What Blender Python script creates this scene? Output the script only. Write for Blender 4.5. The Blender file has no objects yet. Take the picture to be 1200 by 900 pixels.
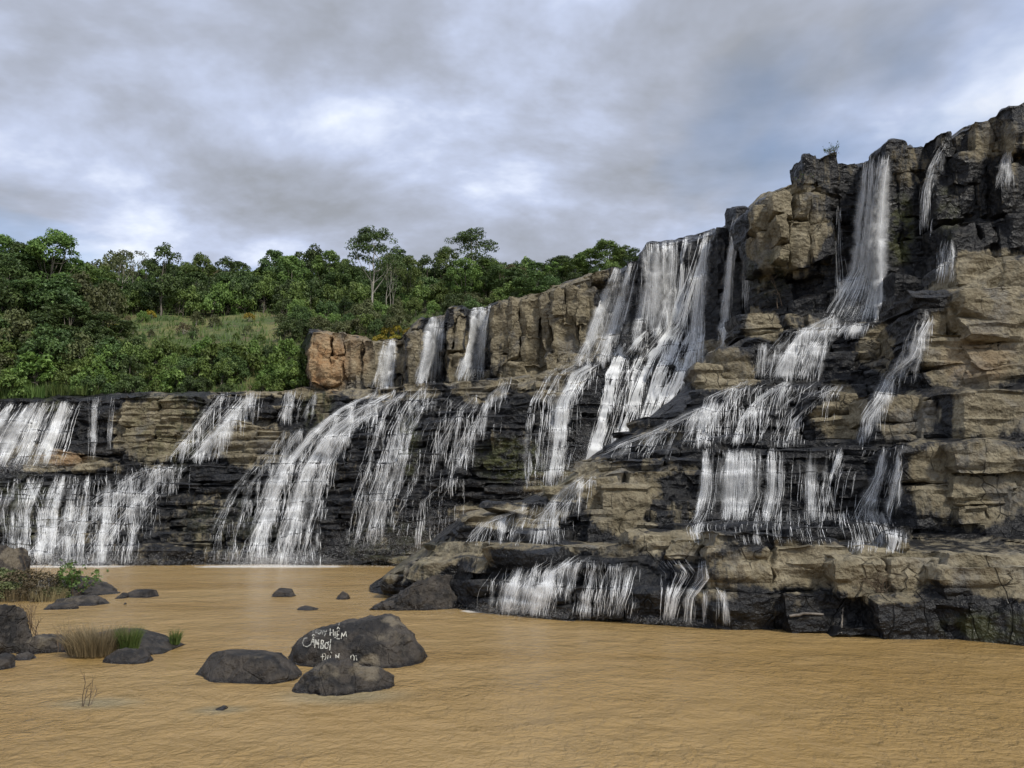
import bpy, math, random, time
import numpy as np
from mathutils import Vector
from mathutils.bvhtree import BVHTree

T0 = time.time()
random.seed(7); RNG = np.random.default_rng(7)
scene = bpy.context.scene
COL = scene.collection

# ------------------------------------------------------------------ camera
F_PX = 942.0                      # focal length in photograph pixels (1200 wide)
CAM_H = 4.0                       # eye height above the pool
PITCH = math.atan(150.0 / F_PX)   # horizon at y = 600 of 900
CP, SP = math.cos(PITCH), math.sin(PITCH)
cam_data = bpy.data.cameras.new('camera')
cam = bpy.data.objects.new('camera', cam_data); COL.objects.link(cam)
cam.location = (0, 0, CAM_H)
cam.rotation_euler = (math.pi / 2 + PITCH, 0, 0)
cam_data.sensor_width = 36.0
cam_data.lens = 36.0 * F_PX / 1200.0
cam_data.clip_end = 6000.0
scene.camera = cam

# ------------------------------------------------------------------ sky, sun, exposure
SUN_EL, SUN_AZ = 48.0, 140.0      # azimuth clockwise from +Y (the view direction): right, a little behind the camera
world = bpy.data.worlds.new('World'); scene.world = world
world.use_nodes = True


def build_world():
    nt = world.node_tree; nt.nodes.clear()
    N = nt.nodes.new; L = nt.links.new
    out = N('ShaderNodeOutputWorld')
    sky = N('ShaderNodeTexSky'); sky.sky_type = 'NISHITA'; sky.sun_disc = False
    sky.sun_elevation = math.radians(SUN_EL); sky.sun_rotation = math.radians(SUN_AZ)
    bg_sky = N('ShaderNodeBackground'); bg_sky.inputs['Strength'].default_value = 0.15
    L(sky.outputs[0], bg_sky.inputs['Color'])
    tc = N('ShaderNodeTexCoord')
    sep = N('ShaderNodeSeparateXYZ'); L(tc.outputs['Generated'], sep.inputs[0])
    # project the view direction on a flat cloud layer
    mx = N('ShaderNodeMath'); mx.operation = 'MAXIMUM'; L(sep.outputs['Z'], mx.inputs[0]); mx.inputs[1].default_value = 0.0
    ad = N('ShaderNodeMath'); ad.operation = 'ADD'; L(mx.outputs[0], ad.inputs[0]); ad.inputs[1].default_value = 0.16
    dx = N('ShaderNodeMath'); dx.operation = 'DIVIDE'; L(sep.outputs['X'], dx.inputs[0]); L(ad.outputs[0], dx.inputs[1])
    dy = N('ShaderNodeMath'); dy.operation = 'DIVIDE'; L(sep.outputs['Y'], dy.inputs[0]); L(ad.outputs[0], dy.inputs[1])
    cv = N('ShaderNodeCombineXYZ'); L(dx.outputs[0], cv.inputs[0]); L(dy.outputs[0], cv.inputs[1])

    def noise(scale, detail, rough, off, dist=0.0):
        mp = N('ShaderNodeMapping'); mp.inputs['Location'].default_value = off
        L(cv.outputs[0], mp.inputs['Vector'])
        n = N('ShaderNodeTexNoise'); n.inputs['Scale'].default_value = scale
        n.inputs['Detail'].default_value = detail; n.inputs['Roughness'].default_value = rough
        n.inputs['Distortion'].default_value = dist
        L(mp.outputs[0], n.inputs['Vector'])
        return n.outputs['Fac']

    def ramp(fac, stops):
        r = N('ShaderNodeValToRGB'); L(fac, r.inputs[0])
        el = r.color_ramp.elements
        while len(el) < len(stops): el.new(0.5)
        for e, (p, c) in zip(el, stops):
            e.position = p; e.color = (c, c, c, 1) if not isinstance(c, tuple) else (*c, 1)
        return r.outputs[0]

    big = noise(CLOUD['s1'], 2.0, 0.5, CLOUD['o1'], 0.3)
    mid = noise(CLOUD['s2'], 6.0, 0.58, CLOUD['o2'], 0.2)
    m = N('ShaderNodeMix'); m.data_type = 'FLOAT'; m.inputs[0].default_value = 0.62
    L(big, m.inputs[2]); L(mid, m.inputs[3])
    cloud_col = ramp(m.outputs[0], CLOUD['ramp'])
    cover = ramp(noise(CLOUD['s3'], 5.0, 0.55, CLOUD['o3'], 0.3), CLOUD['cover'])
    bg_c = N('ShaderNodeBackground'); bg_c.inputs['Strength'].default_value = CLOUD['gain']
    L(cloud_col, bg_c.inputs['Color'])
    mix = N('ShaderNodeMixShader'); L(cover, mix.inputs[0]); L(bg_sky.outputs[0], mix.inputs[1]); L(bg_c.outputs[0], mix.inputs[2])
    L(mix.outputs[0], out.inputs['Surface'])


CLOUD = dict(s1=0.5, o1=(17.608, 59.072, 0), s2=1.5, o2=(46.040, 55.671, 0), s3=0.75, o3=(0.790, 50.248, 0),
             ramp=[(0.385, (0.29, 0.31, 0.35)), (0.45, (0.375, 0.41, 0.50)), (0.505, (0.48, 0.54, 0.70)), (0.55, (0.66, 0.72, 0.86)), (0.61, (0.95, 0.96, 0.98))],
             cover=[(0.39, 0.3), (0.49, 1.0)], gain=1.22)
world.cycles.sampling_method = 'MANUAL'; world.cycles.sample_map_resolution = 512
build_world()

sun_d = bpy.data.lights.new('sun', 'SUN'); sun_d.energy = 3.1; sun_d.angle = math.radians(8); sun_d.color = (1.0, 0.95, 0.86)
sun = bpy.data.objects.new('sun', sun_d); COL.objects.link(sun)
_el, _az = math.radians(SUN_EL), math.radians(SUN_AZ)
_dir = Vector((math.sin(_az) * math.cos(_el), math.cos(_az) * math.cos(_el), math.sin(_el)))
sun.rotation_euler = _dir.to_track_quat('Z', 'Y').to_euler()
sun.location = (60, -40, 90)
scene.view_settings.view_transform = 'Standard'
scene.view_settings.look = 'None'
scene.view_settings.gamma = 1.0
scene.view_settings.use_curve_mapping = False
scene.view_settings.exposure = 0.0
scene.cycles.transparent_max_bounces = 24
scene.cycles.max_bounces = 6

# ------------------------------------------------------------------ pixel <-> world
def P(px, py, Y):
    """the point at depth Y (metres ahead of the camera) seen at photograph pixel (px, py)"""
    u, v = (px - 600.0) / F_PX, (450.0 - py) / F_PX
    t = Y / (CP - v * SP)
    return np.array([u * t, Y, CAM_H + (SP + v * CP) * t])


def Pv(px, py, Y):
    u, v = (px - 600.0) / F_PX, (450.0 - py) / F_PX
    t = Y / (CP - v * SP)
    return np.stack([u * t, Y + 0 * t, CAM_H + (SP + v * CP) * t], -1)


def water_at(px, py):
    u, v = (px - 600.0) / F_PX, (450.0 - py) / F_PX
    t = -CAM_H / (SP + v * CP)
    return np.array([u * t, (CP - v * SP) * t, 0.0])


def to_px(p):
    d = np.asarray(p, float) - np.array([0, 0, CAM_H])
    fw = d[..., 1] * CP + d[..., 2] * SP
    up = -d[..., 1] * SP + d[..., 2] * CP
    return 600 + F_PX * d[..., 0] / fw, 450 - F_PX * up / fw


# ------------------------------------------------------------------ numeric noise
def _hash(ix, iy, iz):
    h = (ix.astype(np.int64) * 374761393 + iy.astype(np.int64) * 668265263 + iz.astype(np.int64) * 2147483647) & 0xFFFFFFFF
    h = ((h ^ (h >> 13)) * 1274126177) & 0xFFFFFFFF
    h = (h ^ (h >> 16)) & 0xFFFFFF
    return h / float(0xFFFFFF)


def vnoise(p):
    i = np.floor(p).astype(np.int64); f = p - i
    f = f * f * (3 - 2 * f)
    x, y, z = i[..., 0], i[..., 1], i[..., 2]
    fx, fy, fz = f[..., 0], f[..., 1], f[..., 2]
    r = 0
    for a in (0, 1):
        wa = fx if a else 1 - fx
        for b in (0, 1):
            wb = fy if b else 1 - fy
            for c in (0, 1):
                wc = fz if c else 1 - fz
                r = r + wa * wb * wc * _hash(x + a, y + b, z + c)
    return r * 2 - 1


def fbm(p, octaves=3, gain=0.5):
    s, a, q = 0, 1.0, np.asarray(p, float)
    for k in range(octaves):
        s = s + a * vnoise(q + 17.3 * k); q = q * 2.03; a *= gain
    return s


def sstep(a, b, x):
    t = np.clip((x - a) / (b - a), 0, 1)
    return t * t * (3 - 2 * t)


# ------------------------------------------------------------------ mesh helpers
def mesh_from(name, V, faces, mat, attrs=None, uv=None, smooth=True, sharp=None):
    V = np.ascontiguousarray(V, dtype=np.float32); faces = np.ascontiguousarray(faces, dtype=np.int32)
    k = faces.shape[1]
    me = bpy.data.meshes.new(name)
    me.vertices.add(len(V)); me.vertices.foreach_set('co', V.ravel())
    me.loops.add(faces.size); me.loops.foreach_set('vertex_index', faces.ravel())
    me.polygons.add(len(faces)); me.polygons.foreach_set('loop_start', np.arange(0, faces.size, k, dtype=np.int32))
    if uv is not None:
        l = me.uv_layers.new(name='UVMap'); l.data.foreach_set('uv', np.ascontiguousarray(uv[faces.ravel()], dtype=np.float32).ravel())
    for n, a in (attrs or {}).items():
        at = me.attributes.new(n, 'FLOAT', 'POINT'); at.data.foreach_set('value', np.ascontiguousarray(a, dtype=np.float32))
    me.update(calc_edges=True)
    if smooth:
        me.polygons.foreach_set('use_smooth', np.ones(len(faces), dtype=bool))
        if sharp: me.set_sharp_from_angle(angle=math.radians(sharp))
    me.materials.append(mat)
    return me


def link(name, me, parent=None, label=None, cat=None, group=None, kind=None, loc=None):
    o = bpy.data.objects.new(name, me); COL.objects.link(o)
    if parent is not None: o.parent = parent
    if loc is not None: o.location = loc
    tag(o, label, cat, group, kind)
    return o


def tag(o, label=None, cat=None, group=None, kind=None):
    if label: o['label'] = label
    if cat: o['category'] = cat
    if group: o['group'] = group
    if kind: o['kind'] = kind
    return o


def grid_faces(ni, nj):
    """quads of a ni x nj vertex grid, index i*nj+j"""
    i, j = np.meshgrid(np.arange(ni - 1), np.arange(nj - 1), indexing='ij')
    a = (i * nj + j).ravel()
    return np.stack([a, a + nj, a + nj + 1, a + 1], 1)


class Soup:
    """vertices and faces of several pieces collected in one mesh"""
    def __init__(s): s.V, s.F, s.U, s.A, s.n = [], [], [], [], 0
    def add(s, V, F, U=None, A=None):
        s.V.append(V); s.F.append(np.asarray(F) + s.n); s.n += len(V)
        if U is not None: s.U.append(U)
        if A is not None: s.A.append(A)
    def mesh(s, name, mat, attr=None, **kw):
        return mesh_from(name, np.concatenate(s.V), np.concatenate(s.F), mat,
                         attrs={attr: np.concatenate(s.A)} if s.A else None, uv=np.concatenate(s.U) if s.U else None, **kw)


def tube(pts, radii, n=6):
    pts = np.asarray(pts, float); radii = np.asarray(radii, float); m = len(pts)
    tan = np.gradient(pts, axis=0); tan /= np.linalg.norm(tan, axis=1, keepdims=True) + 1e-9
    ref = np.where(np.abs(tan[:, 2:3]) > 0.9, np.array([[1.0, 0, 0]]), np.array([[0, 0, 1.0]]))
    a = np.cross(tan, ref); a /= np.linalg.norm(a, axis=1, keepdims=True) + 1e-9
    b = np.cross(tan, a)
    th = np.linspace(0, 2 * math.pi, n, endpoint=False)
    V = pts[:, None, :] + radii[:, None, None] * (np.cos(th)[None, :, None] * a[:, None, :] + np.sin(th)[None, :, None] * b[:, None, :])
    i, j = np.meshgrid(np.arange(m - 1), np.arange(n), indexing='ij')
    i, j = i.ravel(), j.ravel(); j2 = (j + 1) % n
    F = np.stack([i * n + j, i * n + j2, (i + 1) * n + j2, (i + 1) * n + j], 1)
    return V.reshape(-1, 3), F


# ------------------------------------------------------------------ materials
class NT:
    def __init__(s, name):
        s.m = bpy.data.materials.new(name); s.m.use_nodes = True
        s.t = s.m.node_tree; s.t.nodes.clear()
        s.out = s.n('ShaderNodeOutputMaterial')
    def n(s, typ, **kw):
        nd = s.t.nodes.new(typ)
        for k, v in kw.items(): setattr(nd, k, v)
        return nd
    def l(s, a, b): s.t.links.new(a, b)
    def put(s, inp, v):
        if hasattr(v, 'is_output'): s.l(v, inp)
        else:
            if isinstance(v, tuple) and len(v) == 3 and inp.type == 'RGBA': v = (*v, 1)
            inp.default_value = v
    def math(s, op, a, b=0.0, clamp=False):
        nd = s.n('ShaderNodeMath', operation=op, use_clamp=clamp); s.put(nd.inputs[0], a); s.put(nd.inputs[1], b); return nd.outputs[0]
    def noise(s, vec, scale, detail=4, rough=0.55, dist=0.0):
        nd = s.n('ShaderNodeTexNoise'); s.l(vec, nd.inputs['Vector']); nd.inputs['Scale'].default_value = scale
        nd.inputs['Detail'].default_value = detail; nd.inputs['Roughness'].default_value = rough; nd.inputs['Distortion'].default_value = dist
        return nd.outputs['Fac']
    def voro(s, vec, scale, feature='F1'):
        nd = s.n('ShaderNodeTexVoronoi', feature=feature); s.l(vec, nd.inputs['Vector']); nd.inputs['Scale'].default_value = scale
        return nd.outputs['Distance']
    def mapping(s, vec, scale=(1, 1, 1), loc=(0, 0, 0), rot=(0, 0, 0)):
        nd = s.n('ShaderNodeMapping'); s.l(vec, nd.inputs['Vector']); nd.inputs['Scale'].default_value = scale
        nd.inputs['Location'].default_value = loc; nd.inputs['Rotation'].default_value = rot
        return nd.outputs[0]
    def ramp(s, fac, a, b, smooth=True):
        nd = s.n('ShaderNodeMapRange', interpolation_type='SMOOTHSTEP' if smooth else 'LINEAR'); s.put(nd.inputs[0], fac)
        nd.inputs[1].default_value = a; nd.inputs[2].default_value = b; return nd.outputs[0]
    def mix(s, fac, a, b, blend='MIX'):
        nd = s.n('ShaderNodeMix', data_type='RGBA', blend_type=blend); s.put(nd.inputs[0], fac); s.put(nd.inputs[6], a); s.put(nd.inputs[7], b)
        return nd.outputs[2]
    def attr(s, name):
        return s.n('ShaderNodeAttribute', attribute_name=name).outputs['Fac']
    def pos(s): return s.n('ShaderNodeNewGeometry').outputs['Position']
    def bump(s, h, strength, dist, normal=None):
        nd = s.n('ShaderNodeBump'); nd.inputs['Strength'].default_value = strength; nd.inputs['Distance'].default_value = dist
        s.l(h, nd.inputs['Height'])
        if normal is not None: s.l(normal, nd.inputs['Normal'])
        return nd.outputs[0]
    def principled(s, color, rough, normal=None, spec=0.5):
        b = s.n('ShaderNodeBsdfPrincipled'); s.put(b.inputs['Base Color'], color); s.put(b.inputs['Roughness'], rough)
        s.put(b.inputs['Specular IOR Level'], spec)
        if normal is not None: s.l(normal, b.inputs['Normal'])
        return b
    def done(s, shader): s.l(shader, s.out.inputs['Surface']); return s.m


def rock_material(name, tan=(0.192, 0.164, 0.106), pale=(0.31, 0.270, 0.185), wet=(0.009, 0.0095, 0.011), orange=(0.36, 0.19, 0.08)):
    t = NT(name); p = t.pos()
    dry = t.attr('dry'); org = t.attr('orange'); mossa = t.attr('moss')
    nz = t.noise(p, 0.9, 4, 0.6)
    fine = t.noise(p, 5.0, 4, 0.65)
    streak = t.noise(t.mapping(p, (1.5, 1.5, 0.11)), 1.0, 4, 0.7)
    strata = t.noise(t.mapping(p, (0.22, 0.22, 1.7)), 1.0, 4, 0.6, 0.4)
    # dry rock: tan with paler and greyer patches, grain and thin strata
    c = t.mix(t.ramp(nz, 0.40, 0.66), tan, pale)
    c = t.mix(t.ramp(t.noise(p, 0.45, 4, 0.6, 0.4), 0.50, 0.66), c, (0.17, 0.158, 0.132))
    c = t.mix(t.math('MULTIPLY', t.ramp(fine, 0.42, 0.66), 0.6), c, (0.105, 0.08, 0.047))
    c = t.mix(t.math('MULTIPLY', t.ramp(strata, 0.56, 0.72), 0.3), c, (0.12, 0.10, 0.07))
    oc = t.mix(t.ramp(nz, 0.35, 0.7), orange, (0.42, 0.29, 0.16))
    c = t.mix(org, c, oc)
    # seepage stains running down the face
    w0 = t.math('ADD', t.math('MULTIPLY', t.math('SUBTRACT', streak, 0.5), 1.7), t.math('MULTIPLY', t.math('SUBTRACT', fine, 0.5), 0.55))
    dd = t.ramp(t.math('ADD', dry, w0), 0.34, 0.74)
    wetc = t.mix(t.ramp(t.noise(p, 1.7, 5, 0.6), 0.42, 0.68), wet, (0.030, 0.029, 0.028))
    wetc = t.mix(t.math('MULTIPLY', t.ramp(strata, 0.56, 0.70), 0.55), wetc, (0.060, 0.055, 0.046))
    c = t.mix(dd, wetc, c)
    mo = t.math('MULTIPLY', t.ramp(t.noise(p, 1.1, 6, 0.65), 0.40, 0.60), mossa)
    c = t.mix(mo, c, t.mix(fine, (0.035, 0.050, 0.012), (0.115, 0.110, 0.032)))
    wv = t.n('ShaderNodeTexNoise'); t.l(p, wv.inputs['Vector']); wv.inputs['Scale'].default_value = 0.8; wv.inputs['Detail'].default_value = 2
    vm = t.n('ShaderNodeVectorMath', operation='MULTIPLY_ADD'); t.l(wv.outputs['Color'], vm.inputs[0]); vm.inputs[1].default_value = (0.35, 0.35, 0.35); t.l(p, vm.inputs[2])
    crack = t.voro(t.mapping(vm.outputs[0], (0.8, 0.8, 0.35)), 1.0, 'DISTANCE_TO_EDGE')
    ck = t.math('SUBTRACT', 1.0, t.ramp(crack, 0.0, 0.022))
    ckm = t.math('MULTIPLY', ck, t.ramp(t.noise(p, 0.5, 3), 0.50, 0.58))
    c = t.mix(t.math('MULTIPLY', ckm, 0.45), c, (0.012, 0.011, 0.010))
    h = t.math('ADD', t.math('MULTIPLY', fine, 0.75), t.math('MULTIPLY', t.noise(p, 16.0, 2, 0.6), 0.18))
    h = t.math('ADD', h, t.math('MULTIPLY', strata, 0.5))
    h = t.math('ADD', h, t.math('MULTIPLY', nz, 0.9))
    h = t.math('SUBTRACT', h, t.math('MULTIPLY', ckm, 0.6))
    h = t.math('ADD', h, t.math('MULTIPLY', t.voro(t.mapping(p, (1.0, 1.0, 1.5)), 2.1), 0.75))
    h = t.math('ADD', h, t.math('MULTIPLY', t.voro(p, 6.5), 0.2))
    nrm = t.bump(h, 0.9, 0.22)
    rough = t.math('ADD', 0.34, t.math('MULTIPLY', dd, 0.5))
    return t.done(t.principled(c, rough, nrm, 0.3).outputs[0])


M = {}
M['rock'] = rock_material('layered_rock')


def boulder_material():
    t = NT('boulder_rock'); p = t.pos()
    nz = t.noise(p, 1.6, 6, 0.6, 0.3); fine = t.noise(p, 13.0, 5, 0.65)
    c = t.mix(t.ramp(nz, 0.38, 0.60), (0.014, 0.0125, 0.0115), (0.062, 0.052, 0.042))
    c = t.mix(t.math('MULTIPLY', t.ramp(t.noise(p, 6.0, 4, 0.7), 0.54, 0.66), 0.5), c, (0.10, 0.088, 0.072))
    dry = t.attr('dry')  # on boulders this weight only mixes in the paler tan patches
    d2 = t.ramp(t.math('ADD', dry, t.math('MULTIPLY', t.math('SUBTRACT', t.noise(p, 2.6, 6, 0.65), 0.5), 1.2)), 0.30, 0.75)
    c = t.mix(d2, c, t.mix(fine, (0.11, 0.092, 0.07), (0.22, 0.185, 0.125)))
    c = t.mix(t.math('MULTIPLY', t.ramp(fine, 0.5, 0.75), 0.5), c, (0.025, 0.022, 0.020))
    z = t.n('ShaderNodeSeparateXYZ'); t.l(p, z.inputs[0])
    low = t.math('SUBTRACT', 1.0, t.ramp(t.math('ADD', z.outputs['Z'], t.math('MULTIPLY', t.math('SUBTRACT', nz, 0.5), 0.25)), 0.02, 0.13))
    c = t.mix(low, c, (0.016, 0.0135, 0.012))
    h = t.math('ADD', t.math('MULTIPLY', fine, 0.45), t.math('MULTIPLY', t.noise(p, 3.2, 5, 0.65), 1.0))
    h = t.math('ADD', h, t.math('MULTIPLY', t.voro(p, 2.6), 0.7))
    h = t.math('SUBTRACT', h, t.math('MULTIPLY', t.math('SUBTRACT', 1.0, t.ramp(t.voro(p, 1.1, 'DISTANCE_TO_EDGE'), 0.0, 0.03)), 0.16))
    nrm = t.bump(h, 1.0, 0.17)
    r = t.math('SUBTRACT', 0.62, t.math('MULTIPLY', low, 0.45))
    return t.done(t.principled(c, r, nrm, 0.4).outputs[0])


M['boulder'] = boulder_material()


def water_material():
    t = NT('muddy_pool'); p = t.pos()
    c = t.mix(t.ramp(t.noise(t.mapping(p, (0.05, 0.10, 1)), 1.0, 4, 0.6, 0.5), 0.36, 0.64), (0.29, 0.184, 0.064), (0.355, 0.240, 0.100))
    c = t.mix(t.math('MULTIPLY', t.attr('shallow'), 0.55), c, (0.26, 0.25, 0.17))
    w1 = t.noise(t.mapping(p, (2.4, 2.3, 1.0), rot=(0, 0, 0.6)), 1.0, 4, 0.6, 0.8)
    w2 = t.noise(t.mapping(p, (7.0, 7.0, 1.0), rot=(0, 0, -0.5)), 1.0, 3, 0.6, 0.6)
    w3 = t.noise(t.mapping(p, (0.9, 1.0, 1.0), rot=(0, 0, 0.35)), 1.0, 2, 0.5, 0.5)
    h = t.math('ADD', t.math('MULTIPLY', w1, 0.46), t.math('ADD', t.math('MULTIPLY', w2, 0.20), t.math('MULTIPLY', w3, 0.5)))
    h = t.math('MULTIPLY', h, t.math('ADD', 0.45, t.math('MULTIPLY', t.ramp(t.noise(t.mapping(p, (0.16, 0.20, 1)), 1.0, 3, 0.6), 0.35, 0.65), 0.6)))
    nrm = t.bump(h, 1.0, 0.36)
    foam = t.attr('foam')
    fo = t.math('MULTIPLY', t.ramp(t.math('ADD', t.noise(t.mapping(p, (2.0, 2.5, 1)), 1.0, 6, 0.65), t.math('SUBTRACT', foam, 0.5)), 0.38, 0.75), t.ramp(foam, 0.0, 0.25))
    c = t.mix(fo, c, (0.78, 0.74, 0.66))
    b = t.principled(c, 0.22, nrm, 0.5); b.inputs['IOR'].default_value = 1.33
    return t.done(b.outputs[0])


M['pool'] = water_material()


def fall_material(name, veil):
    """white falling water: solid threads, or a soft thin veil of spray"""
    t = NT(name)
    uv = t.n('ShaderNodeUVMap').outputs[0]
    n2 = t.noise(t.mapping(uv, (2.2, 2.6, 1)), 1.0, 3, 0.7)
    col = t.mix(t.ramp(n2, 0.3, 0.7), (0.86, 0.87, 0.87), (0.97, 0.97, 0.96))
    d = t.n('ShaderNodeBsdfDiffuse'); t.put(d.inputs['Color'], col)
    tr = t.n('ShaderNodeBsdfTranslucent'); t.put(tr.inputs['Color'], col)
    m1 = t.n('ShaderNodeMixShader'); m1.inputs[0].default_value = 0.2; t.l(d.outputs[0], m1.inputs[1]); t.l(tr.outputs[0], m1.inputs[2])
    if not veil: return t.done(m1.outputs[0])
    sp = t.n('ShaderNodeSeparateXYZ'); t.l(uv, sp.inputs[0])
    edge = t.math('SUBTRACT', 1.0, t.math('ABSOLUTE', t.math('SUBTRACT', t.math('MULTIPLY', t.math('FRACT', sp.outputs[0]), 2.0), 1.0)))
    a = t.math('MULTIPLY', t.math('MULTIPLY', t.ramp(edge, 0.0, 1.0), t.attr('dens')), t.ramp(n2, 0.25, 0.65))
    tp = t.n('ShaderNodeBsdfTransparent')
    m2 = t.n('ShaderNodeMixShader'); t.l(a, m2.inputs[0]); t.l(tp.outputs[0], m2.inputs[1]); t.l(m1.outputs[0], m2.inputs[2])
    return t.done(m2.outputs[0])


M['fall'] = fall_material('falling_water', False)
M['veil'] = fall_material('water_veil', True)



def leaf_material(name, dark, light, trans=0.25):
    t = NT(name)
    v = t.attr('tint')
    oi = t.n('ShaderNodeObjectInfo').outputs['Random']
    c = t.mix(v, dark, light)
    hsv = t.n('ShaderNodeHueSaturation'); t.l(c, hsv.inputs['Color'])
    t.put(hsv.inputs['Hue'], t.math('ADD', 0.485, t.math('MULTIPLY', oi, 0.03)))
    t.put(hsv.inputs['Value'], t.math('ADD', 0.72, t.math('MULTIPLY', oi, 0.56)))
    b = t.principled(hsv.outputs[0], 0.55, None, 0.35)
    tr = t.n('ShaderNodeBsdfTranslucent'); t.l(hsv.outputs[0], tr.inputs['Color'])
    m = t.n('ShaderNodeMixShader'); m.inputs[0].default_value = trans; t.l(b.outputs[0], m.inputs[1]); t.l(tr.outputs[0], m.inputs[2])
    return t.done(m.outputs[0])


M['leaf_dark'] = leaf_material('dark_leaves', (0.036, 0.066, 0.020), (0.135, 0.200, 0.060))
M['leaf_mid'] = leaf_material('mid_green_leaves', (0.064, 0.115, 0.026), (0.215, 0.300, 0.075))
M['leaf_light'] = leaf_material('light_green_leaves', (0.065, 0.115, 0.022), (0.21, 0.30, 0.07))
M['leaf_olive'] = leaf_material('olive_leaves', (0.055, 0.070, 0.026), (0.17, 0.185, 0.075))
M['leaf_brown'] = leaf_material('brownish_leaves', (0.07, 0.06, 0.03), (0.19, 0.15, 0.08))
M['leaf_yellow'] = leaf_material('yellow_flowers', (0.12, 0.13, 0.02), (0.45, 0.32, 0.04))
M['grass_green'] = leaf_material('green_grass', (0.045, 0.085, 0.018), (0.16, 0.22, 0.06))
M['grass_dry'] = leaf_material('dry_grass', (0.12, 0.10, 0.055), (0.36, 0.29, 0.16))


def bark_material(name, a, b):
    t = NT(name); p = t.pos()
    c = t.mix(t.ramp(t.noise(t.mapping(p, (3, 3, 0.7)), 1.0, 5, 0.6), 0.35, 0.65), a, b)
    return t.done(t.principled(c, 0.85, t.bump(t.noise(t.mapping(p, (9, 9, 2)), 1.0, 4), 0.6, 0.03)).outputs[0])


M['bark'] = bark_material('bark', (0.10, 0.085, 0.065), (0.20, 0.175, 0.14))
M['bark_pale'] = bark_material('pale_bark', (0.25, 0.23, 0.19), (0.42, 0.39, 0.33))
M['twig'] = bark_material('twigs', (0.075, 0.050, 0.032), (0.16, 0.115, 0.075))
M['wood'] = bark_material('driftwood', (0.10, 0.085, 0.07), (0.21, 0.185, 0.155))


def soil_material():
    t = NT('hillside_soil'); p = t.pos()
    c = t.mix(t.ramp(t.noise(p, 0.12, 5, 0.6), 0.40, 0.62), (0.060, 0.090, 0.024), (0.165, 0.160, 0.055))
    c = t.mix(t.ramp(t.noise(p, 0.5, 5, 0.65), 0.52, 0.70), c, (0.13, 0.095, 0.055))
    return t.done(t.principled(c, 0.95, t.bump(t.noise(p, 2.0, 5), 1.0, 0.3)).outputs[0])


M['soil'] = soil_material()
t = NT('river_bed'); M['bed'] = t.done(t.principled(t.mix(t.noise(t.pos(), 0.05, 5), (0.10, 0.085, 0.05), (0.17, 0.13, 0.07)), 0.95).outputs[0])
def worn_paint(name, col, lo, hi):
    t = NT(name); p = t.pos()
    b = t.principled(t.mix(t.noise(p, 30.0, 3), tuple(c * 0.6 for c in col), col), 0.9)
    tp = t.n('ShaderNodeBsdfTransparent'); m = t.n('ShaderNodeMixShader')
    t.l(t.math('MULTIPLY', t.ramp(t.noise(p, 14.0, 4, 0.75), lo, hi), 0.9), m.inputs[0]); t.l(tp.outputs[0], m.inputs[1]); t.l(b.outputs[0], m.inputs[2])
    return t.done(m.outputs[0])


M['paint'] = worn_paint('white_paint', (0.62, 0.60, 0.52), 0.34, 0.54)
M['paint_faded'] = worn_paint('faded_paint', (0.46, 0.45, 0.40), 0.38, 0.60)

# ------------------------------------------------------------------ dry / orange / moss patches of the rock, by place on the cliff
DRY = [  # centre x, y, radius x, y (photograph pixels), amount
    (182, 500, 50, 44, .85), (62, 538, 58, 12, .9), (110, 545, 30, 8, .7), (292, 518, 46, 28, .9), (372, 478, 14, 22, .6), (560, 458, 34, 16, .85),
    (642, 452, 18, 22, .8), (600, 515, 36, 16, .35), (250, 625, 60, 40, .35), (240, 592, 50, 14, .5), (440, 600, 40, 40, .25), (480, 520, 8, 60, .3),
    (120, 460, 8, 10, .3), (25, 600, 30, 40, .3), (400, 540, 20, 40, .3), (385, 640, 30, 30, .25),
    (395, 420, 42, 42, 1.0), (445, 425, 34, 40, .75), (488, 405, 16, 55, .75), (534, 405, 14, 60, .85), (640, 385, 74, 72, .95), (690, 350, 22, 50, .9),
    (930, 262, 44, 60, 1.0), (896, 275, 14, 70, .8), (965, 200, 28, 26, .45), (1058, 190, 26, 34, .55), (1150, 160, 60, 26, .55), (1190, 200, 30, 40, .3), (1110, 215, 20, 24, .3),
    (1150, 240, 20, 24, .3),
    (892, 382, 28, 16, .95), (950, 380, 26, 12, .55), (845, 432, 42, 30, .9), (1030, 405, 24, 30, .75), (985, 482, 32, 34, .8), (1068, 492, 38, 32, .9), (1165, 485, 50, 34, .85),
    (1140, 565, 80, 54, .85), (1145, 395, 66, 72, 1.0), (1165, 325, 50, 30, 1.0), (1000, 665, 170, 30, 1.0), (1180, 670, 80, 34, .95), (800, 638, 62, 16, 1.0), (735, 590, 40, 42, 1.0), (690, 560, 40, 30, .8),
    (600, 604, 70, 14, .9), (520, 650, 60, 22, .8), (470, 668, 40, 16, .7), (640, 640, 110, 8, .8), (770, 545, 40, 12, .6), (760, 505, 40, 10, .6), (650, 570, 40, 14, .8),
    (800, 600, 20, 20, .5), (840, 690, 30, 20, .6), (1050, 700, 60, 16, .7), (1000, 722, 160, 22, .22), (1160, 730, 60, 20, .25), (1140, 635, 70, 12, .6), (740, 650, 60, 8, .6),
    (150, 625, 170, 40, .30), (320, 640, 60, 26, .25), (320, 460, 60, 10, .85), (480, 454, 30, 8, .7), (590, 446, 40, 9, .85), (420, 460, 24, 9, .8), (660, 436, 30, 8, .7), (250, 460, 20, 8, .6)]
ORANGE = [(382, 425, 26, 34, .7), (415, 415, 20, 26, .25), (75, 536, 26, 10, .45), (1145, 420, 40, 30, .18)]
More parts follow.
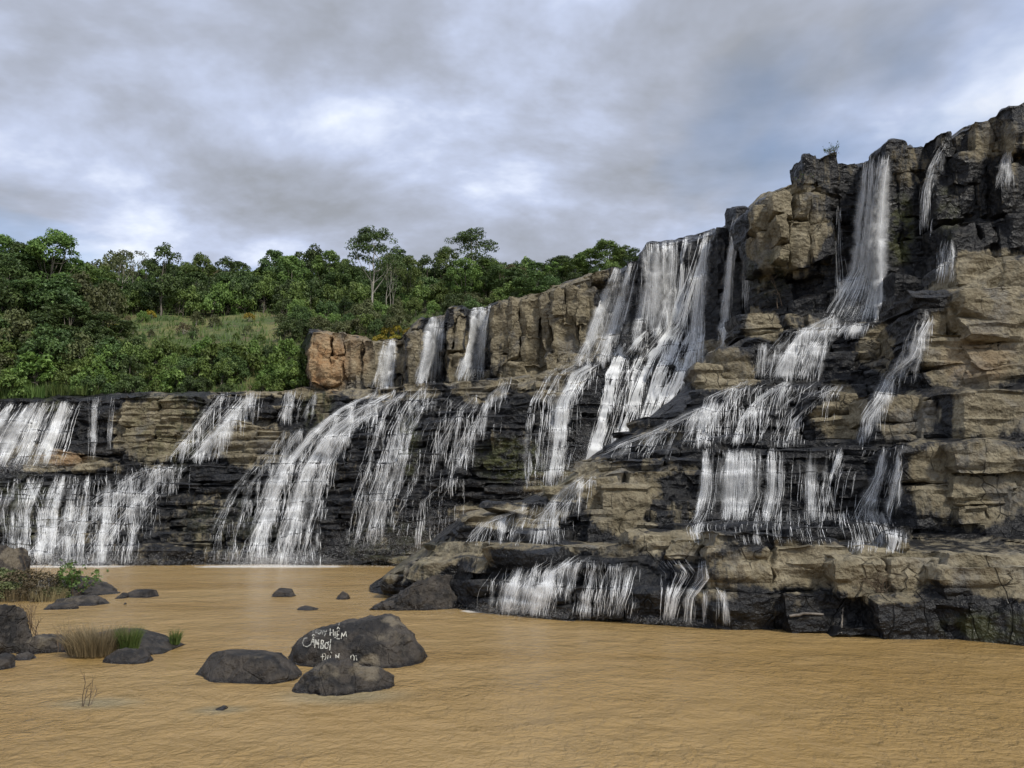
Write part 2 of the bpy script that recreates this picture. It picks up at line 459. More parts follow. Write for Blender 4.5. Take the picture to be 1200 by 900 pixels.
MOSS = [(200, 500, 50, 45, .35), (372, 480, 20, 25, .5), (480, 520, 12, 40, .5), (600, 540, 40, 26, .75), (1055, 270, 16, 40, .7), (270, 615, 60, 30, .2), (1160, 735, 60, 18, .5), (640, 560, 30, 14, .4), (1110, 250, 14, 30, .4),
        (460, 640, 50, 30, .3), (30, 600, 40, 40, .35), (900, 320, 30, 30, .3), (60, 475, 10, 8, .8)]


def patch(table, px, py, soft=0.75):
    r = np.zeros_like(px)
    for cx, cy, rx, ry, a in table:
        d = ((px - cx) / rx) ** 2 + ((py - cy) / ry) ** 2
        r = np.maximum(r, a * (1 - sstep(1 - soft, 1 + soft, d)))
    return r


def rock_attrs(V, bias=0.0):
    px, py = to_px(V)
    px = np.where(px > 1195, 2390 - px, np.where(px < 4, 8 - px, px))
    wob = fbm(V * 0.5, 2) * 18
    dry = patch(DRY, px + wob, py + wob * 0.6) + bias + 0.10 * fbm(V * 0.22 + 5, 2)
    return {'dry': np.clip(dry, 0, 1.2), 'orange': patch(ORANGE, px, py), 'moss': patch(MOSS, px, py, 0.6)}


# ------------------------------------------------------------------ cliffs: a backing sheet plus rock blocks laid in strata
_tmpl = {}
def box_template(nx, ny, nz):
    k = (nx, ny, nz)
    if k in _tmpl: return _tmpl[k]
    idx, V, F = {}, [], []
    def vid(a, b, c):
        if (a, b, c) not in idx:
            idx[(a, b, c)] = len(V); V.append((2 * a / nx - 1, 2 * b / ny - 1, 2 * c / nz - 1))
        return idx[(a, b, c)]
    for a in range(nx):
        for c in range(nz):
            F.append((vid(a, 0, c), vid(a + 1, 0, c), vid(a + 1, 0, c + 1), vid(a, 0, c + 1)))
            F.append((vid(a, ny, c), vid(a, ny, c + 1), vid(a + 1, ny, c + 1), vid(a + 1, ny, c)))
    for a in range(nx):
        for b in range(ny):
            F.append((vid(a, b, nz), vid(a + 1, b, nz), vid(a + 1, b + 1, nz), vid(a, b + 1, nz)))
            F.append((vid(a, b, 0), vid(a, b + 1, 0), vid(a + 1, b + 1, 0), vid(a + 1, b, 0)))
    for b in range(ny):
        for c in range(nz):
            F.append((vid(0, b, c), vid(0, b, c + 1), vid(0, b + 1, c + 1), vid(0, b + 1, c)))
            F.append((vid(nx, b, c), vid(nx, b + 1, c), vid(nx, b + 1, c + 1), vid(nx, b, c + 1)))
    _tmpl[k] = (np.array(V, float), np.array(F, np.int32))
    return _tmpl[k]


BED = 0.24
CORN = np.array([(a, b, c) for a in (-1, 1) for b in (-1, 1) for c in (-1, 1)], float)


def rock_block(center, half, yaw, seg, rnd, warp=0.16, amp=0.10, tall=False, rounding=0.3, tilt=0.05):
    """vertices and faces of one weathered block; local y points into the cliff"""
    half = np.asarray(half, float)
    n = np.clip(np.round(2 * half / seg), 2, 26).astype(int)
    if not tall: n[2] = int(np.clip(round(2 * half[2] / min(seg, 0.17)), 3, 16))      # fine enough for thin bedding
    U, F = box_template(*n)
    r = min(half) * rounding * rnd.uniform(0.25, 0.8)
    q = U * half
    inner = np.clip(q, -(half - r), half - r)
    d = q - inner
    nd = d / (np.linalg.norm(d, axis=1, keepdims=True) + 1e-9)
    q = inner + nd * r
    off = np.array([[rnd.uniform(-1, 1) * h * warp for h in half] for _ in range(8)])
    w = np.prod(0.5 * (1 + U[:, None, :] * CORN[None]), axis=2)
    q = q + w @ off
    for k in range(rnd.randint(7, 11)):                       # chiselled faces
        if k % 5 < 3:
            a = np.array([(rnd.choice((-1, 1)), 0, 0), (0, -1, 0), (0, 0, 1)][rnd.randrange(3)], float) + np.array([rnd.gauss(0, .22) for _ in range(3)])
            f = rnd.uniform(0.80, 0.96)
        else:
            a = np.array([rnd.gauss(0, 1), rnd.gauss(-0.5, 0.8), rnd.gauss(0.15, 0.9)]); f = rnd.uniform(0.74, 0.94)
        a = a / half; a /= np.linalg.norm(a)
        q = q - np.maximum(0, q @ a - float(np.abs(a) @ half) * f)[:, None] * a
    c, s = math.cos(yaw), math.sin(yaw)
    tx, ty = rnd.gauss(0, tilt), rnd.gauss(0, tilt)
    R = np.array([[c, -s, 0], [s, c, 0], [0, 0, 1]]) @ np.array([[1, 0, ty], [0, 1, -tx], [-ty, tx, 1]])
    q = q @ R.T + center; nd = nd @ R.T
    k = np.array([0.55, 0.55, 0.30]) if tall else np.array([0.6, 0.6, 0.9])
    disp = amp * 0.9 * fbm(q * k, 2) + amp * 0.6 * fbm(q * k * 3.5 + 9, 2)
    groove = fbm(q * (np.array([1.4, 1.4, 0.12]) if tall else np.array([0.15, 0.15, 2.4])) + 3, 2)
    disp = disp - amp * 0.9 * np.clip(groove - 0.15, 0, 1)
    # chipped facets
    cell = np.floor(q / (half.min() * 0.9 + 0.3) + 0.6 * fbm(q * 0.7 + 31, 1)[:, None])
    disp = disp + amp * 0.8 * (_hash(cell[:, 0], cell[:, 1], cell[:, 2]) - 0.5)
    lay = np.floor(q[:, 2] / (0.9 if tall else BED) + 0.45 * fbm(q * 0.35 + 70, 2))      # bedding: thin courses stand out unevenly
    hx = _hash(lay, np.zeros_like(lay) + round(center[0]), np.zeros_like(lay) + 3)
    disp = disp + amp * (0.8 if tall else 2.1) * (hx - 0.55) * (1 - np.abs(nd[:, 2]))
    if tall:
        colm = np.floor((q[:, 0] * c + q[:, 1] * s) / 0.75 + 0.4 * fbm(q * 0.3 + 20, 2))
        disp = disp + amp * 1.2 * (_hash(colm, np.zeros_like(colm) + 5, np.zeros_like(colm) + round(center[0])) - 0.55) * (1 - np.abs(nd[:, 2]))
    return q + nd * disp[:, None], F


class Cliff:
    def __init__(s, name, label, cols, wK):
        """cols: {px: [(py or None, Y), ...]} profiles from the foot to the top; None means just under the water"""
        s.name, s.label = name, label
        s.px = np.array(sorted(cols)); s.V, s.F, s.n = [], [], 0
        prof = []
        for x in s.px:
            pts = []
            for py, Y in cols[x]:
                p = P(x, 600 if py is None else py, Y)
                if py is None: p[2] = -0.7
                pts.append(p)
            prof.append(pts)
        s.ctrl = np.array(prof)              # columns x K x 3
        s.blocks = []

    def sample(s, px):
        i = np.clip(np.searchsorted(s.px, px) - 1, 0, len(s.px) - 2)
        f = (px - s.px[i]) / (s.px[i + 1] - s.px[i])
        return s.ctrl[i] * (1 - f) + s.ctrl[i + 1] * f

    def add_geo(s, V, F):
        s.V.append(V); s.F.append(np.asarray(F) + s.n); s.n += len(V)

    def sheet(s, step, push, amp, bias=0.0):
        pxs = np.arange(s.px[0], s.px[-1] + 0.1, step)
        rows = []
        for x in pxs:
            c = s.sample(x)
            pts = []
            for a, b in zip(c[:-1], c[1:]):
                pts.append(a[None] + (b - a)[None] * np.linspace(0, 1, s.sub, endpoint=False)[:, None])
            pts.append(c[-1:]); rows.append(np.concatenate(pts))
        V = np.array(rows); ni, nj = V.shape[:2]
        V = V.reshape(-1, 3).copy()
        V[:, 1] += push
        cell = np.floor(V / np.array([1.8, 2.5, 0.9]) + 0.5 * fbm(V * 0.6, 1)[:, None])
        V[:, 1] += amp * (_hash(cell[:, 0], cell[:, 1], cell[:, 2]) - 0.5) * 1.6 + amp * fbm(V * 0.7, 3)
        V[:, 2] += amp * 0.4 * fbm(V * 0.9 + 40, 2)
        F = grid_faces(ni, nj)
        s.add_geo(V, F)
        me = mesh_from(s.name, V, F, M['rock'], rock_attrs(V, bias - 0.1), smooth=True, sharp=38)
        s.obj = link(s.name, me, kind='structure', label=s.label)

    def put(s, center, half, yaw, seg, name='rock_block', bias=0.0, **kw):
        V, F = rock_block(center, half, yaw, seg, s.rnd, **kw)
        s.add_geo(V, F)
        me = mesh_from(name, V, F, M['rock'], rock_attrs(V, bias), smooth=True, sharp=40)
        o = link(name, me, s.obj)
        s.blocks.append(o)

    def layers(s, z0, z1, thick, width, seg, limit, keep=0.9, proud=(0.0, 0.5), tall=False, dmin=1.2, px_range=None, merge=0.15, **kw):
        rnd = s.rnd
        pxs = np.arange(max(s.px[0], -40), min(s.px[-1], 1245) + 0.1, 3.0)
        C = np.array([s.sample(x) for x in pxs])       # columns x K x 3
        made, z = [], z0
        while z < z1:
            th = rnd.uniform(*thick); zm = z + th * 0.5; zt = z + th
            pts = []
            for ci in range(len(pxs)):
                c = C[ci]
                r = None
                for k in range(c.shape[0] - 1):
                    a, b = c[k, 2], c[k + 1, 2]
                    if a <= zm < b:
                        f = (zm - a) / (b - a); r = c[k] * (1 - f) + c[k + 1] * f; break
                nxt = None
                if r is not None:
                    for k in range(c.shape[0] - 1):
                        a, b = c[k, 2], c[k + 1, 2]
                        if a <= zm + th < b:
                            f = (zm + th - a) / (b - a); nxt = c[k, 1] * (1 - f) + c[k + 1, 1] * f; break
                pts.append((r, nxt))
            i = 0
            while i < len(pxs) - 2:
                if pts[i][0] is None: i += 1; continue
                w = rnd.uniform(*width); j = i
                while j < len(pxs) - 1 and pts[j + 1][0] is not None and np.linalg.norm(pts[j + 1][0][:2] - pts[i][0][:2]) < w: j += 1
                if j > i:
                    a, b = pts[i][0], pts[j][0]
                    run = np.linalg.norm((b - a)[:2])
                    mid = 0.5 * (a + b)
                    yaw = math.atan2(b[1] - a[1], b[0] - a[0])
                    yaw = max(-1.0, min(1.0, yaw)) if abs(yaw) < 1.35 else None
                    px_m = 0.5 * (pxs[i] + pxs[j])
                    ok = yaw is not None and rnd.random() < keep and run < w * 2.2
                    if px_range and not (px_range[0] <= px_m <= px_range[1]): ok = False
                    if ok:
                        nx = [p[1] for p in pts[i:j + 1] if p[1] is not None]
                        setback = (max(nx) - mid[1]) if nx else 1.0
                        dep = min(max(dmin, setback + 0.5), 6.0)
                        hh = th * (rnd.uniform(1.6, 2.1) if rnd.random() < merge else 1.0)
                        ztop = min(C[q][-2, 2] for q in range(i, j + 1))
                        hh = min(hh, ztop + rnd.uniform(-0.3, 0.25) - z)
                        if hh < 0.3: i = max(j, i + 1); continue
                        pr = rnd.uniform(*proud)
                        nrm = np.array([math.sin(yaw), -math.cos(yaw), 0])
                        c = mid + nrm * (pr - dep / 2)
                        c[2] = z + hh / 2
                        made.append((run * hh / mid[1] ** 2, c, (max(run, 0.5) / 2 * 1.02, dep / 2, hh / 2 * 1.02), yaw))
                i = max(j, i + 1)
            z = zt
        made.sort(key=lambda m: -m[0])
        for _, c, h, yaw in made[:limit]:
            s.put(c, h, yaw, seg, tall=tall, **kw)
        return len(made)

    def hero(s, x0, y0, x1, y1, Y, depth, seg, mw=3.0, mh=1.8, **kw):
        """rock that fills the given photograph rectangle with its front at depth Y, parted along its joints"""
        a, b = P(x0, y1, Y), P(x1, y0, Y)
        todo, rnd = [(a[0], b[0], a[2], b[2])], s.rnd
        while todo:
            xa, xb, za, zb = todo.pop()
            if zb - za > mh * rnd.uniform(0.8, 1.5) and (zb - za) / mh >= (xb - xa) / mw:
                m = za + (zb - za) * rnd.uniform(0.35, 0.65); todo += [(xa, xb, za, m), (xa, xb, m, zb)]; continue
            if xb - xa > mw * rnd.uniform(0.8, 1.5):
                m = xa + (xb - xa) * rnd.uniform(0.35, 0.65); todo += [(xa, m, za, zb), (m, xb, za, zb)]; continue
            d = depth * rnd.uniform(0.9, 1.1)
            s.put(np.array([(xa + xb) / 2, Y + d / 2 + rnd.uniform(-0.12, 0.22), (za + zb) / 2]), ((xb - xa) / 2 * 1.03, d / 2, (zb - za) / 2 * 1.03), 0.0, seg, **kw)

    def bvh(s):
        V = np.concatenate(s.V); F = np.concatenate(s.F)
        s.tree = BVHTree.FromPolygons(V.tolist(), F.tolist())
        return s.tree


def cols_to_k(cols): return cols


# ---- the broad stepped cascade at the back of the pool
A = Cliff('cascade_cliff', 'broad dark stepped rock cascade behind the pool', {
    -700: [(None, 56), (610, 62), (560, 66), (550, 69), (510, 70), (478, 72.5), (474, 84)],
    -160: [(None, 61), (605, 66.5), (556, 71), (548, 74), (506, 75), (474, 77.5), (470, 88)],
    100: [(None, 62), (605, 67), (556, 71.5), (546, 74), (505, 75.2), (464, 77), (460, 88)],
    180: [(None, 62.3), (605, 67), (550, 71.5), (542, 74), (500, 74.6), (460, 75.6), (457, 88)],
    250: [(None, 62.5), (600, 67.5), (548, 71.5), (541, 73.5), (496, 74.6), (461, 77), (458, 88)],
    350: [(None, 62.5), (595, 67), (545, 70), (515, 72), (485, 74), (459, 77), (456, 88)],
    450: [(None, 62), (600, 63.5), (560, 64.5), (520, 67), (490, 69.5), (456, 73.5), (453, 86)],
    550: [(None, 61), (600, 61.8), (560, 62.5), (505, 65), (472, 68.5), (448, 71.5), (445, 84)],
    640: [(None, 61), (600, 61.6), (550, 62.2), (490, 63.5), (462, 66.5), (437, 69.5), (434, 80)],
    700: [(None, 61.5), (600, 62), (550, 62.6), (500, 63.4), (445, 65), (415, 68.5), (412, 78)],
    800: [(None, 61.5), (600, 62), (550, 62.5), (500, 63), (450, 65), (430, 67), (427, 76)],
    900: [(None, 61.5), (600, 62), (550, 62.5), (500, 63), (460, 64), (440, 66), (437, 75)]}, None)
A.rnd = random.Random(11); A.sub = 16
A.sheet(3.0, 0.55, 0.45)
for h in [(50, 529, 86, 546, 72.2, 1.6), (4, 545, 60, 560, 71.2, 2.5), (86, 543, 128, 556, 71.0, 2.0), (138, 462, 228, 500, 74.2, 4.0), (140, 498, 206, 541, 73.8, 4.0), (203, 500, 232, 540, 74.2, 3.0),
          (252, 495, 300, 542, 73.0, 3.0), (297, 504, 346, 542, 72.4, 3.0), (362, 460, 386, 498, 74.2, 3.0), (535, 446, 590, 474, 69.6, 3.0), (628, 446, 658, 486, 66.3, 3.0),
          (140, 640, 215, 668, 62.4, 3.0), (190, 588, 250, 606, 67.5, 3.0), (215, 612, 295, 638, 65.2, 3.0), (330, 628, 382, 668, 63.4, 3.0), (575, 505, 640, 548, 62.8, 3.0)]:
    A.hero(*h, 0.25, mw=4.0, mh=2.4, amp=0.16, rounding=0.2)
A.layers(-0.5, 7.9, (0.4, 0.95), (1.4, 5.5), 0.34, 190, keep=0.94, proud=(-0.1, 0.9), amp=0.13, dmin=1.6)
A.layers(7.9, 16.4, (0.5, 1.4), (1.2, 4.0), 0.34, 110, keep=0.85, proud=(-0.1, 0.6), amp=0.15, dmin=1.6)

# ---- the upper rear wall with its chutes and the main curtain
def notch(cols, px, dY):
    return [(py, Y + dY) for py, Y in cols[px]]
Bc = {
    352: [(480, 92), (450, 92), (420, 92), (402, 92), (399, 99)],
    362: [(480, 81), (440, 80.5), (410, 81), (389, 81.5), (385, 92)],
    420: [(480, 80), (440, 80), (410, 81), (396, 82), (392, 92)],
    440: [(480, 81), (440, 81.5), (415, 82.5), (402, 83), (398, 93)],
    470: [(480, 81.5), (440, 82.3), (415, 83), (398, 83.5), (394, 93)],
    482: [(480, 78), (440, 78.5), (410, 79), (384, 79.8), (380, 92)],
    494: [(480, 77.8), (440, 78.3), (410, 79), (376, 79.8), (372, 92)],
    499: [(480, 80.5), (440, 81.3), (410, 81.8), (377, 82.2), (373, 92)],
    520: [(480, 80.5), (440, 81.2), (410, 81.8), (374, 82.2), (370, 92)],
    524: [(480, 77), (440, 77.6), (410, 78.3), (364, 79), (360, 91)],
    545: [(480, 76.8), (440, 77.4), (410, 78), (360, 78.8), (356, 91)],
    549: [(480, 79.5), (440, 80.3), (410, 80.9), (363, 81.3), (359, 91)],
    572: [(480, 79.3), (440, 80), (410, 80.5), (361, 80.9), (357, 90)],
    577: [(480, 75.8), (440, 76.4), (410, 77), (358, 78), (354, 90)],
    640: [(480, 74.6), (436, 75.5), (390, 76.5), (342, 77.3), (338, 88)],
    690: [(470, 71.5), (430, 72.6), (380, 74.2), (324, 75), (320, 85)],
    708: [(470, 69.5), (430, 71), (380, 74), (322, 75), (318, 84)],
    748: [(470, 66.5), (425, 69), (380, 72), (312, 73), (308, 82)],
    757: [(470, 65), (425, 67.5), (385, 70), (288, 71), (284, 80)],
    800: [(480, 63), (430, 66), (390, 68.8), (281, 70.3), (277, 79)],
    850: [(480, 61), (425, 64), (375, 66.7), (268, 68.2), (264, 77)],
    884: [(470, 60), (400, 63), (350, 65), (252, 66.3), (248, 75)],
    905: [(470, 59), (400, 62), (350, 64), (245, 65.3), (241, 74)]}
B = Cliff('upper_cliff', 'tall grey tan rock wall above the stepped cascade', Bc, None)
B.rnd = random.Random(23); B.sub = 22
B.sheet(2.0, 0.5, 0.45)
for h in [(360, 388, 404, 452, 79.6, 6.0), (400, 396, 440, 452, 79.8, 5.0), (478, 384, 500, 452, 77.4, 4.0), (522, 363, 549, 452, 76.4, 4.0), (576, 357, 624, 442, 75.4, 4.0), (612, 349, 662, 438, 74.7, 4.0), (650, 335, 702, 432, 73.0, 4.0), (594, 353, 607, 420, 74.9, 3.0), (635, 344, 649, 415, 74.2, 3.0), (677, 328, 690, 410, 72.7, 3.0), (660, 334, 672, 380, 73.2, 3.0), (640, 412, 690, 440, 73.0, 3.5), (582, 424, 646, 446, 74.6, 3.0),
          (757, 285, 776, 330, 69.6, 3.0), (842, 268, 866, 330, 66.8, 3.0), (864, 240, 888, 300, 65.3, 4.0), (735, 378, 757, 410, 67.4, 2.5), (700, 395, 722, 425, 69.2, 2.5), (692, 316, 722, 328, 72.5, 3.0)]:
    B.hero(*h, 0.28, mw=2.4, mh=6.0, amp=0.30, tall=True, rounding=0.2, warp=0.14)
B.layers(11, 31, (2.0, 4.6), (1.2, 3.0), 0.42, 150, keep=0.85, proud=(-0.2, 0.5), amp=0.2, tall=True, dmin=2.0, rounding=0.35)
B.layers(9, 18, (0.6, 1.2), (1.2, 3.5), 0.4, 110, keep=0.8, proud=(0.0, 0.6), amp=0.14, dmin=2.0, px_range=(640, 900))

# ---- the right hand upper cliff
D = Cliff('right_cliff', 'high dark wet rock cliff above the right terraces', {
    880: [(415, 62), (372, 62.5), (318, 63), (302, 62), (243, 62.5), (238, 72)],
    892: [(415, 58.5), (372, 59.5), (318, 60), (302, 58), (232, 58.8), (228, 70)],
    935: [(415, 56), (372, 58.2), (318, 58.8), (302, 57), (216, 58), (212, 70)],
    975: [(415, 54.5), (372, 56.5), (318, 57.6), (302, 56.8), (206, 57.6), (202, 70)],
    985: [(415, 54.5), (372, 56.2), (318, 57.6), (302, 57.8), (196, 58.4), (192, 70)],
    1038: [(415, 52.5), (372, 54), (318, 56.6), (302, 57.2), (192, 57.6), (188, 70)],
    1044: [(415, 52), (372, 53.5), (318, 54.5), (302, 54.4), (168, 55), (164, 66)],
    1080: [(415, 51), (372, 52.5), (318, 53.6), (302, 53.8), (180, 54.4), (176, 66)],
    1100: [(415, 50.5), (372, 52), (318, 53.2), (302, 53.4), (176, 54), (172, 64)],
    1130: [(415, 49.5), (372, 51), (318, 52), (302, 52.2), (152, 53), (148, 62)],
    1180: [(415, 48), (372, 49.5), (318, 50.3), (302, 50.5), (140, 51.5), (136, 61)],
    1200: [(415, 47.5), (372, 49), (318, 49.8), (302, 50), (124, 51), (120, 60)],
    1260: [(415, 46), (372, 47.2), (318, 48), (302, 48.2), (105, 49.5), (100, 58)],
    1420: [(415, 42), (372, 43), (318, 44), (302, 44.2), (90, 45.5), (86, 55)],
    2000: [(415, 34), (372, 35), (318, 36), (302, 36.2), (90, 37.5), (86, 50)]}, None)
D.rnd = random.Random(5); D.sub = 22
D.sheet(2.0, 0.5, 0.5)
for h in [(888, 236, 922, 312, 57.4, 5.0), (912, 220, 974, 306, 56.2, 5.0), (944, 178, 986, 214, 57.0, 4.0), (984, 190, 1010, 240, 57.4, 3.0), (1038, 162, 1068, 200, 53.6, 4.0), (1066, 168, 1092, 196, 53.8, 4.0),
          (1104, 150, 1150, 180, 52.0, 4.0), (1146, 138, 1188, 176, 51.0, 4.0), (1188, 120, 1240, 172, 49.6, 4.0), (1040, 200, 1078, 330, 53.8, 4.0), (1102, 200, 1130, 260, 51.8, 3.0), (1128, 176, 1180, 250, 51.2, 3.0), (1184, 190, 1240, 290, 49.8, 3.0),
          (1118, 258, 1200, 330, 50.3, 3.5), (1050, 320, 1110, 376, 51.6, 4.0), (1092, 300, 1130, 330, 51.6, 3.0), (966, 205, 1012, 300, 57.6, 2.5)]:
    D.hero(*h, 0.24, mw=2.2, mh=3.8, amp=0.22, rounding=0.22, warp=0.16, tall=True)
D.layers(17, 33, (1.2, 3.4), (1.2, 3.4), 0.33, 170, keep=0.8, proud=(-0.1, 0.6), amp=0.2, dmin=2.0, rounding=0.4)
D.layers(13, 19.5, (0.5, 1.1), (1.0, 3.2), 0.3, 90, keep=0.8, proud=(0.0, 0.7), amp=0.14, dmin=2.0, px_range=(880, 1090))

# ---- the near terraces on the right, from the pool edge up
def drop(Y): return (None, Y)
C = Cliff('rock_terrace', 'tan and black layered rock terraces stepping up from the pool', {
    432: [(None, 41), (699, 41), (690, 42), (689, 43), (688.5, 44), (688, 45), (688, 45.5), (688, 46), (688, 46.5), (688, 47), drop(50)],
    480: [(None, 38.5), (688, 38.6), (664, 39), (661, 40), (657, 41), (655, 42), (654.5, 44), (654, 46), (653.8, 47), (653.6, 48), drop(51)],
    545: [(None, 34.5), (690, 34.6), (668, 35.2), (642, 37.4), (634, 38), (609, 38.8), (606, 40), (603, 41), (602.5, 43), (602, 45), drop(50)],
    600: [(None, 32.4), (690, 32.5), (665, 33.3), (641, 36), (633, 37), (606, 37.8), (597, 39.5), (593, 41), (592, 43), (591, 45), drop(50)],
    660: [(None, 31.2), (688, 31.3), (657, 32.6), (640, 35), (631, 36), (602, 37), (591, 38.5), (571, 40), (567, 42), (565, 45), drop(51)],
    700: [(None, 30.6), (690, 30.8), (656, 32), (638, 34.5), (629, 35.5), (577, 37), (562, 38.3), (536, 41), (531, 43), (529, 46), drop(53)],
    760: [(None, 29.8), (690, 30), (653, 31.5), (636, 34), (624, 35.2), (562, 36.6), (550, 38), (511, 41.5), (498, 43.5), (490, 46), drop(54)],
    800: [(None, 29.3), (690, 29.5), (650, 31), (632, 33.5), (619, 35.6), (536, 37.3), (529, 39), (491, 42), (470, 45), (458, 47), (452, 55)],
    830: [(None, 29), (690, 29.2), (646, 30.5), (623, 33), (615, 36), (529, 37.5), (523, 40.3), (473, 42), (446, 46), (425, 47.5), (418, 59)],
    880: [(None, 28.6), (690, 28.8), (634, 29.8), (621, 32.5), (613, 36), (526, 37.5), (522, 40.3), (471, 42), (446, 46.3), (392, 48), (384, 59)],
    950: [(None, 28), (690, 28.2), (640, 29.2), (623, 32.5), (613, 35.5), (526, 37), (522, 39.8), (463, 42), (441, 46), (384, 48), (377, 57)],
    1020: [(None, 27.2), (697, 27.4), (648, 28.4), (629, 32), (616, 34.8), (526, 36.3), (521, 38.8), (456, 41), (431, 45), (379, 47), (373, 55)],
    1060: [(None, 26.7), (700, 26.9), (652, 28), (633, 31.5), (621, 34), (528, 35.5), (511, 37.5), (461, 39), (422, 43), (373, 45.5), (367, 54)],
    1085: [(None, 26.4), (702, 26.6), (654, 27.7), (636, 31), (623, 32.5), (521, 33.5), (511, 35.5), (466, 36.5), (452, 38), (346, 40), (336, 52)],
    1130: [(None, 25.8), (705, 26), (656, 27.3), (639, 30.5), (625, 32), (519, 33), (513, 34.8), (458, 35.8), (453, 37.2), (330, 39), (319, 50)],
    1180: [(None, 25.2), (706, 25.4), (658, 26.8), (643, 30), (627, 31.5), (517, 32.5), (511, 34.3), (456, 35.3), (451, 36.7), (304, 38.5), (298, 48)],
    1260: [(None, 24.3), (708, 24.5), (660, 25.9), (645, 29), (628, 30.5), (516, 31.5), (510, 33.3), (454, 34.3), (449, 35.7), (302, 37.5), (296, 47)],
    1420: [(None, 22.5), (710, 22.7), (662, 24), (647, 27), (630, 28.5), (514, 29.5), (508, 31.3), (452, 32.3), (447, 33.7), (300, 35.5), (294, 45)],
    2000: [(None, 17), (718, 17.2), (668, 18.5), (650, 21), (632, 22.5), (510, 23.5), (504, 25.3), (450, 26.3), (445, 27.7), (298, 29.5), (292, 40)]}, None)
C.rnd = random.Random(31); C.sub = 12
C.sheet(2.5, 0.4, 0.3)
for h in [(866, 367, 914, 396, 49.5, 3.0), (924, 366, 984, 390, 49.8, 3.0), (816, 424, 852, 460, 45.2, 3.5), (846, 404, 884, 452, 45.6, 3.5), (878, 396, 906, 445, 46.4, 3.0), (1002, 376, 1050, 436, 45.6, 3.0), (1046, 380, 1086, 412, 44.6, 3.0),
          (954, 458, 1010, 523, 39.8, 3.0), (1032, 462, 1096, 523, 36.6, 3.0), (1120, 455, 1206, 514, 34.8, 3.0), (1092, 466, 1126, 512, 36.0, 2.0), (1068, 520, 1132, 622, 32.6, 3.0), (1126, 516, 1215, 620, 32.0, 3.0),
          (1086, 336, 1150, 460, 37.8, 4.0), (1140, 330, 1215, 456, 37.2, 4.0), (1124, 300, 1215, 342, 39.2, 4.0), (1160, 430, 1215, 462, 36.4, 2.0),
          (706, 568, 766, 626, 35.8, 2.5), (676, 560, 722, 606, 36.6, 2.5), (738, 622, 824, 652, 32.0, 2.2), (690, 606, 724, 642, 34.8, 2.0),
          (834, 640, 995, 694, 28.5, 2.4), (838, 623, 925, 646, 29.0, 2.2), (905, 630, 990, 648, 28.8, 2.2), (984, 652, 1128, 702, 27.3, 2.0), (1010, 644, 1100, 660, 27.9, 2.0), (1112, 664, 1225, 706, 26.1, 2.0), (1120, 650, 1225, 670, 26.6, 2.0),
          (835, 694, 940, 742, 28.6, 1.8), (925, 696, 1040, 747, 27.9, 1.6), (1030, 700, 1225, 754, 26.4, 1.6), (985, 738, 1100, 752, 26.7, 1.2), (790, 628, 842, 655, 31.0, 2.0), (540, 604, 610, 616, 38.2, 3.0), (600, 588, 664, 602, 38.4, 3.0), (480, 655, 560, 682, 35.6, 2.5), (470, 662, 520, 690, 37.6, 2.0), (446, 676, 490, 697, 38.6, 2.0),
          (640, 570, 690, 588, 39.0, 2.5)]:
    C.hero(*h, 0.15, mw=3.4, mh=1.9, amp=0.10, rounding=0.2, warp=0.14)
C.layers(-0.5, 2.4, (0.30, 0.75), (0.9, 3.6), 0.24, 70, px_range=(430, 850), keep=0.9, proud=(-0.1, 0.35), amp=0.08, dmin=1.0)
C.layers(2.0, 9.0, (0.32, 0.9), (0.9, 3.6), 0.2, 120, keep=0.9, proud=(-0.1, 0.4), amp=0.09, dmin=1.0, px_range=(470, 1075))
E_N = C.layers(8.5, 17, (0.6, 1.4), (1.0, 3.0), 0.24, 60, keep=0.85, proud=(-0.1, 0.4), amp=0.11, dmin=1.2, px_range=(780, 1090))
print('rock', time.time() - T0)
for cl in (A, B, C, D): cl.bvh()
print('bvh', time.time() - T0)

# ------------------------------------------------------------------ pool, river bed, hill
def pool():
    xs = np.unique(np.concatenate([np.linspace(-120, -45, 16), np.linspace(-45, 45, 361), np.linspace(45, 120, 16)]))
    ys = np.unique(np.concatenate([np.linspace(-40, 8, 10), np.linspace(8, 72, 257)]))
    X, Y = np.meshgrid(xs, ys, indexing='ij')
    V = np.stack([X.ravel(), Y.ravel(), 0 * X.ravel()], 1)
    px, py = to_px(np.where(V[:, 1:2] < 6, np.array([[0, 6, 0]]), V))
    foam = np.zeros(len(V))
    for (x0, y0, x1, y1, r, a) in FOAM:
        p0, p1 = water_at(x0, y0), water_at(x1, y1)
        d = p1 - p0; tt = np.clip(((V - p0) @ d) / (d @ d + 1e-9), 0, 1)
        dist = np.linalg.norm(V - (p0 + tt[:, None] * d), axis=1)
        foam = np.maximum(foam, a * (1 - sstep(0.2 * r, r, dist)))
    sh = np.zeros(len(V))
    for (x, y, r) in SHALLOW:
        c = water_at(x, y); sh = np.maximum(sh, 1 - sstep(0.2 * r, r, np.linalg.norm((V - c) * np.array([0.6, 1, 1]), axis=1)))
    me = mesh_from('pool_water', V, grid_faces(len(xs), len(ys)), M['pool'], {'foam': foam, 'shallow': sh})
    link('pool_water', me, kind='structure', label='muddy orange brown water of the plunge pool')


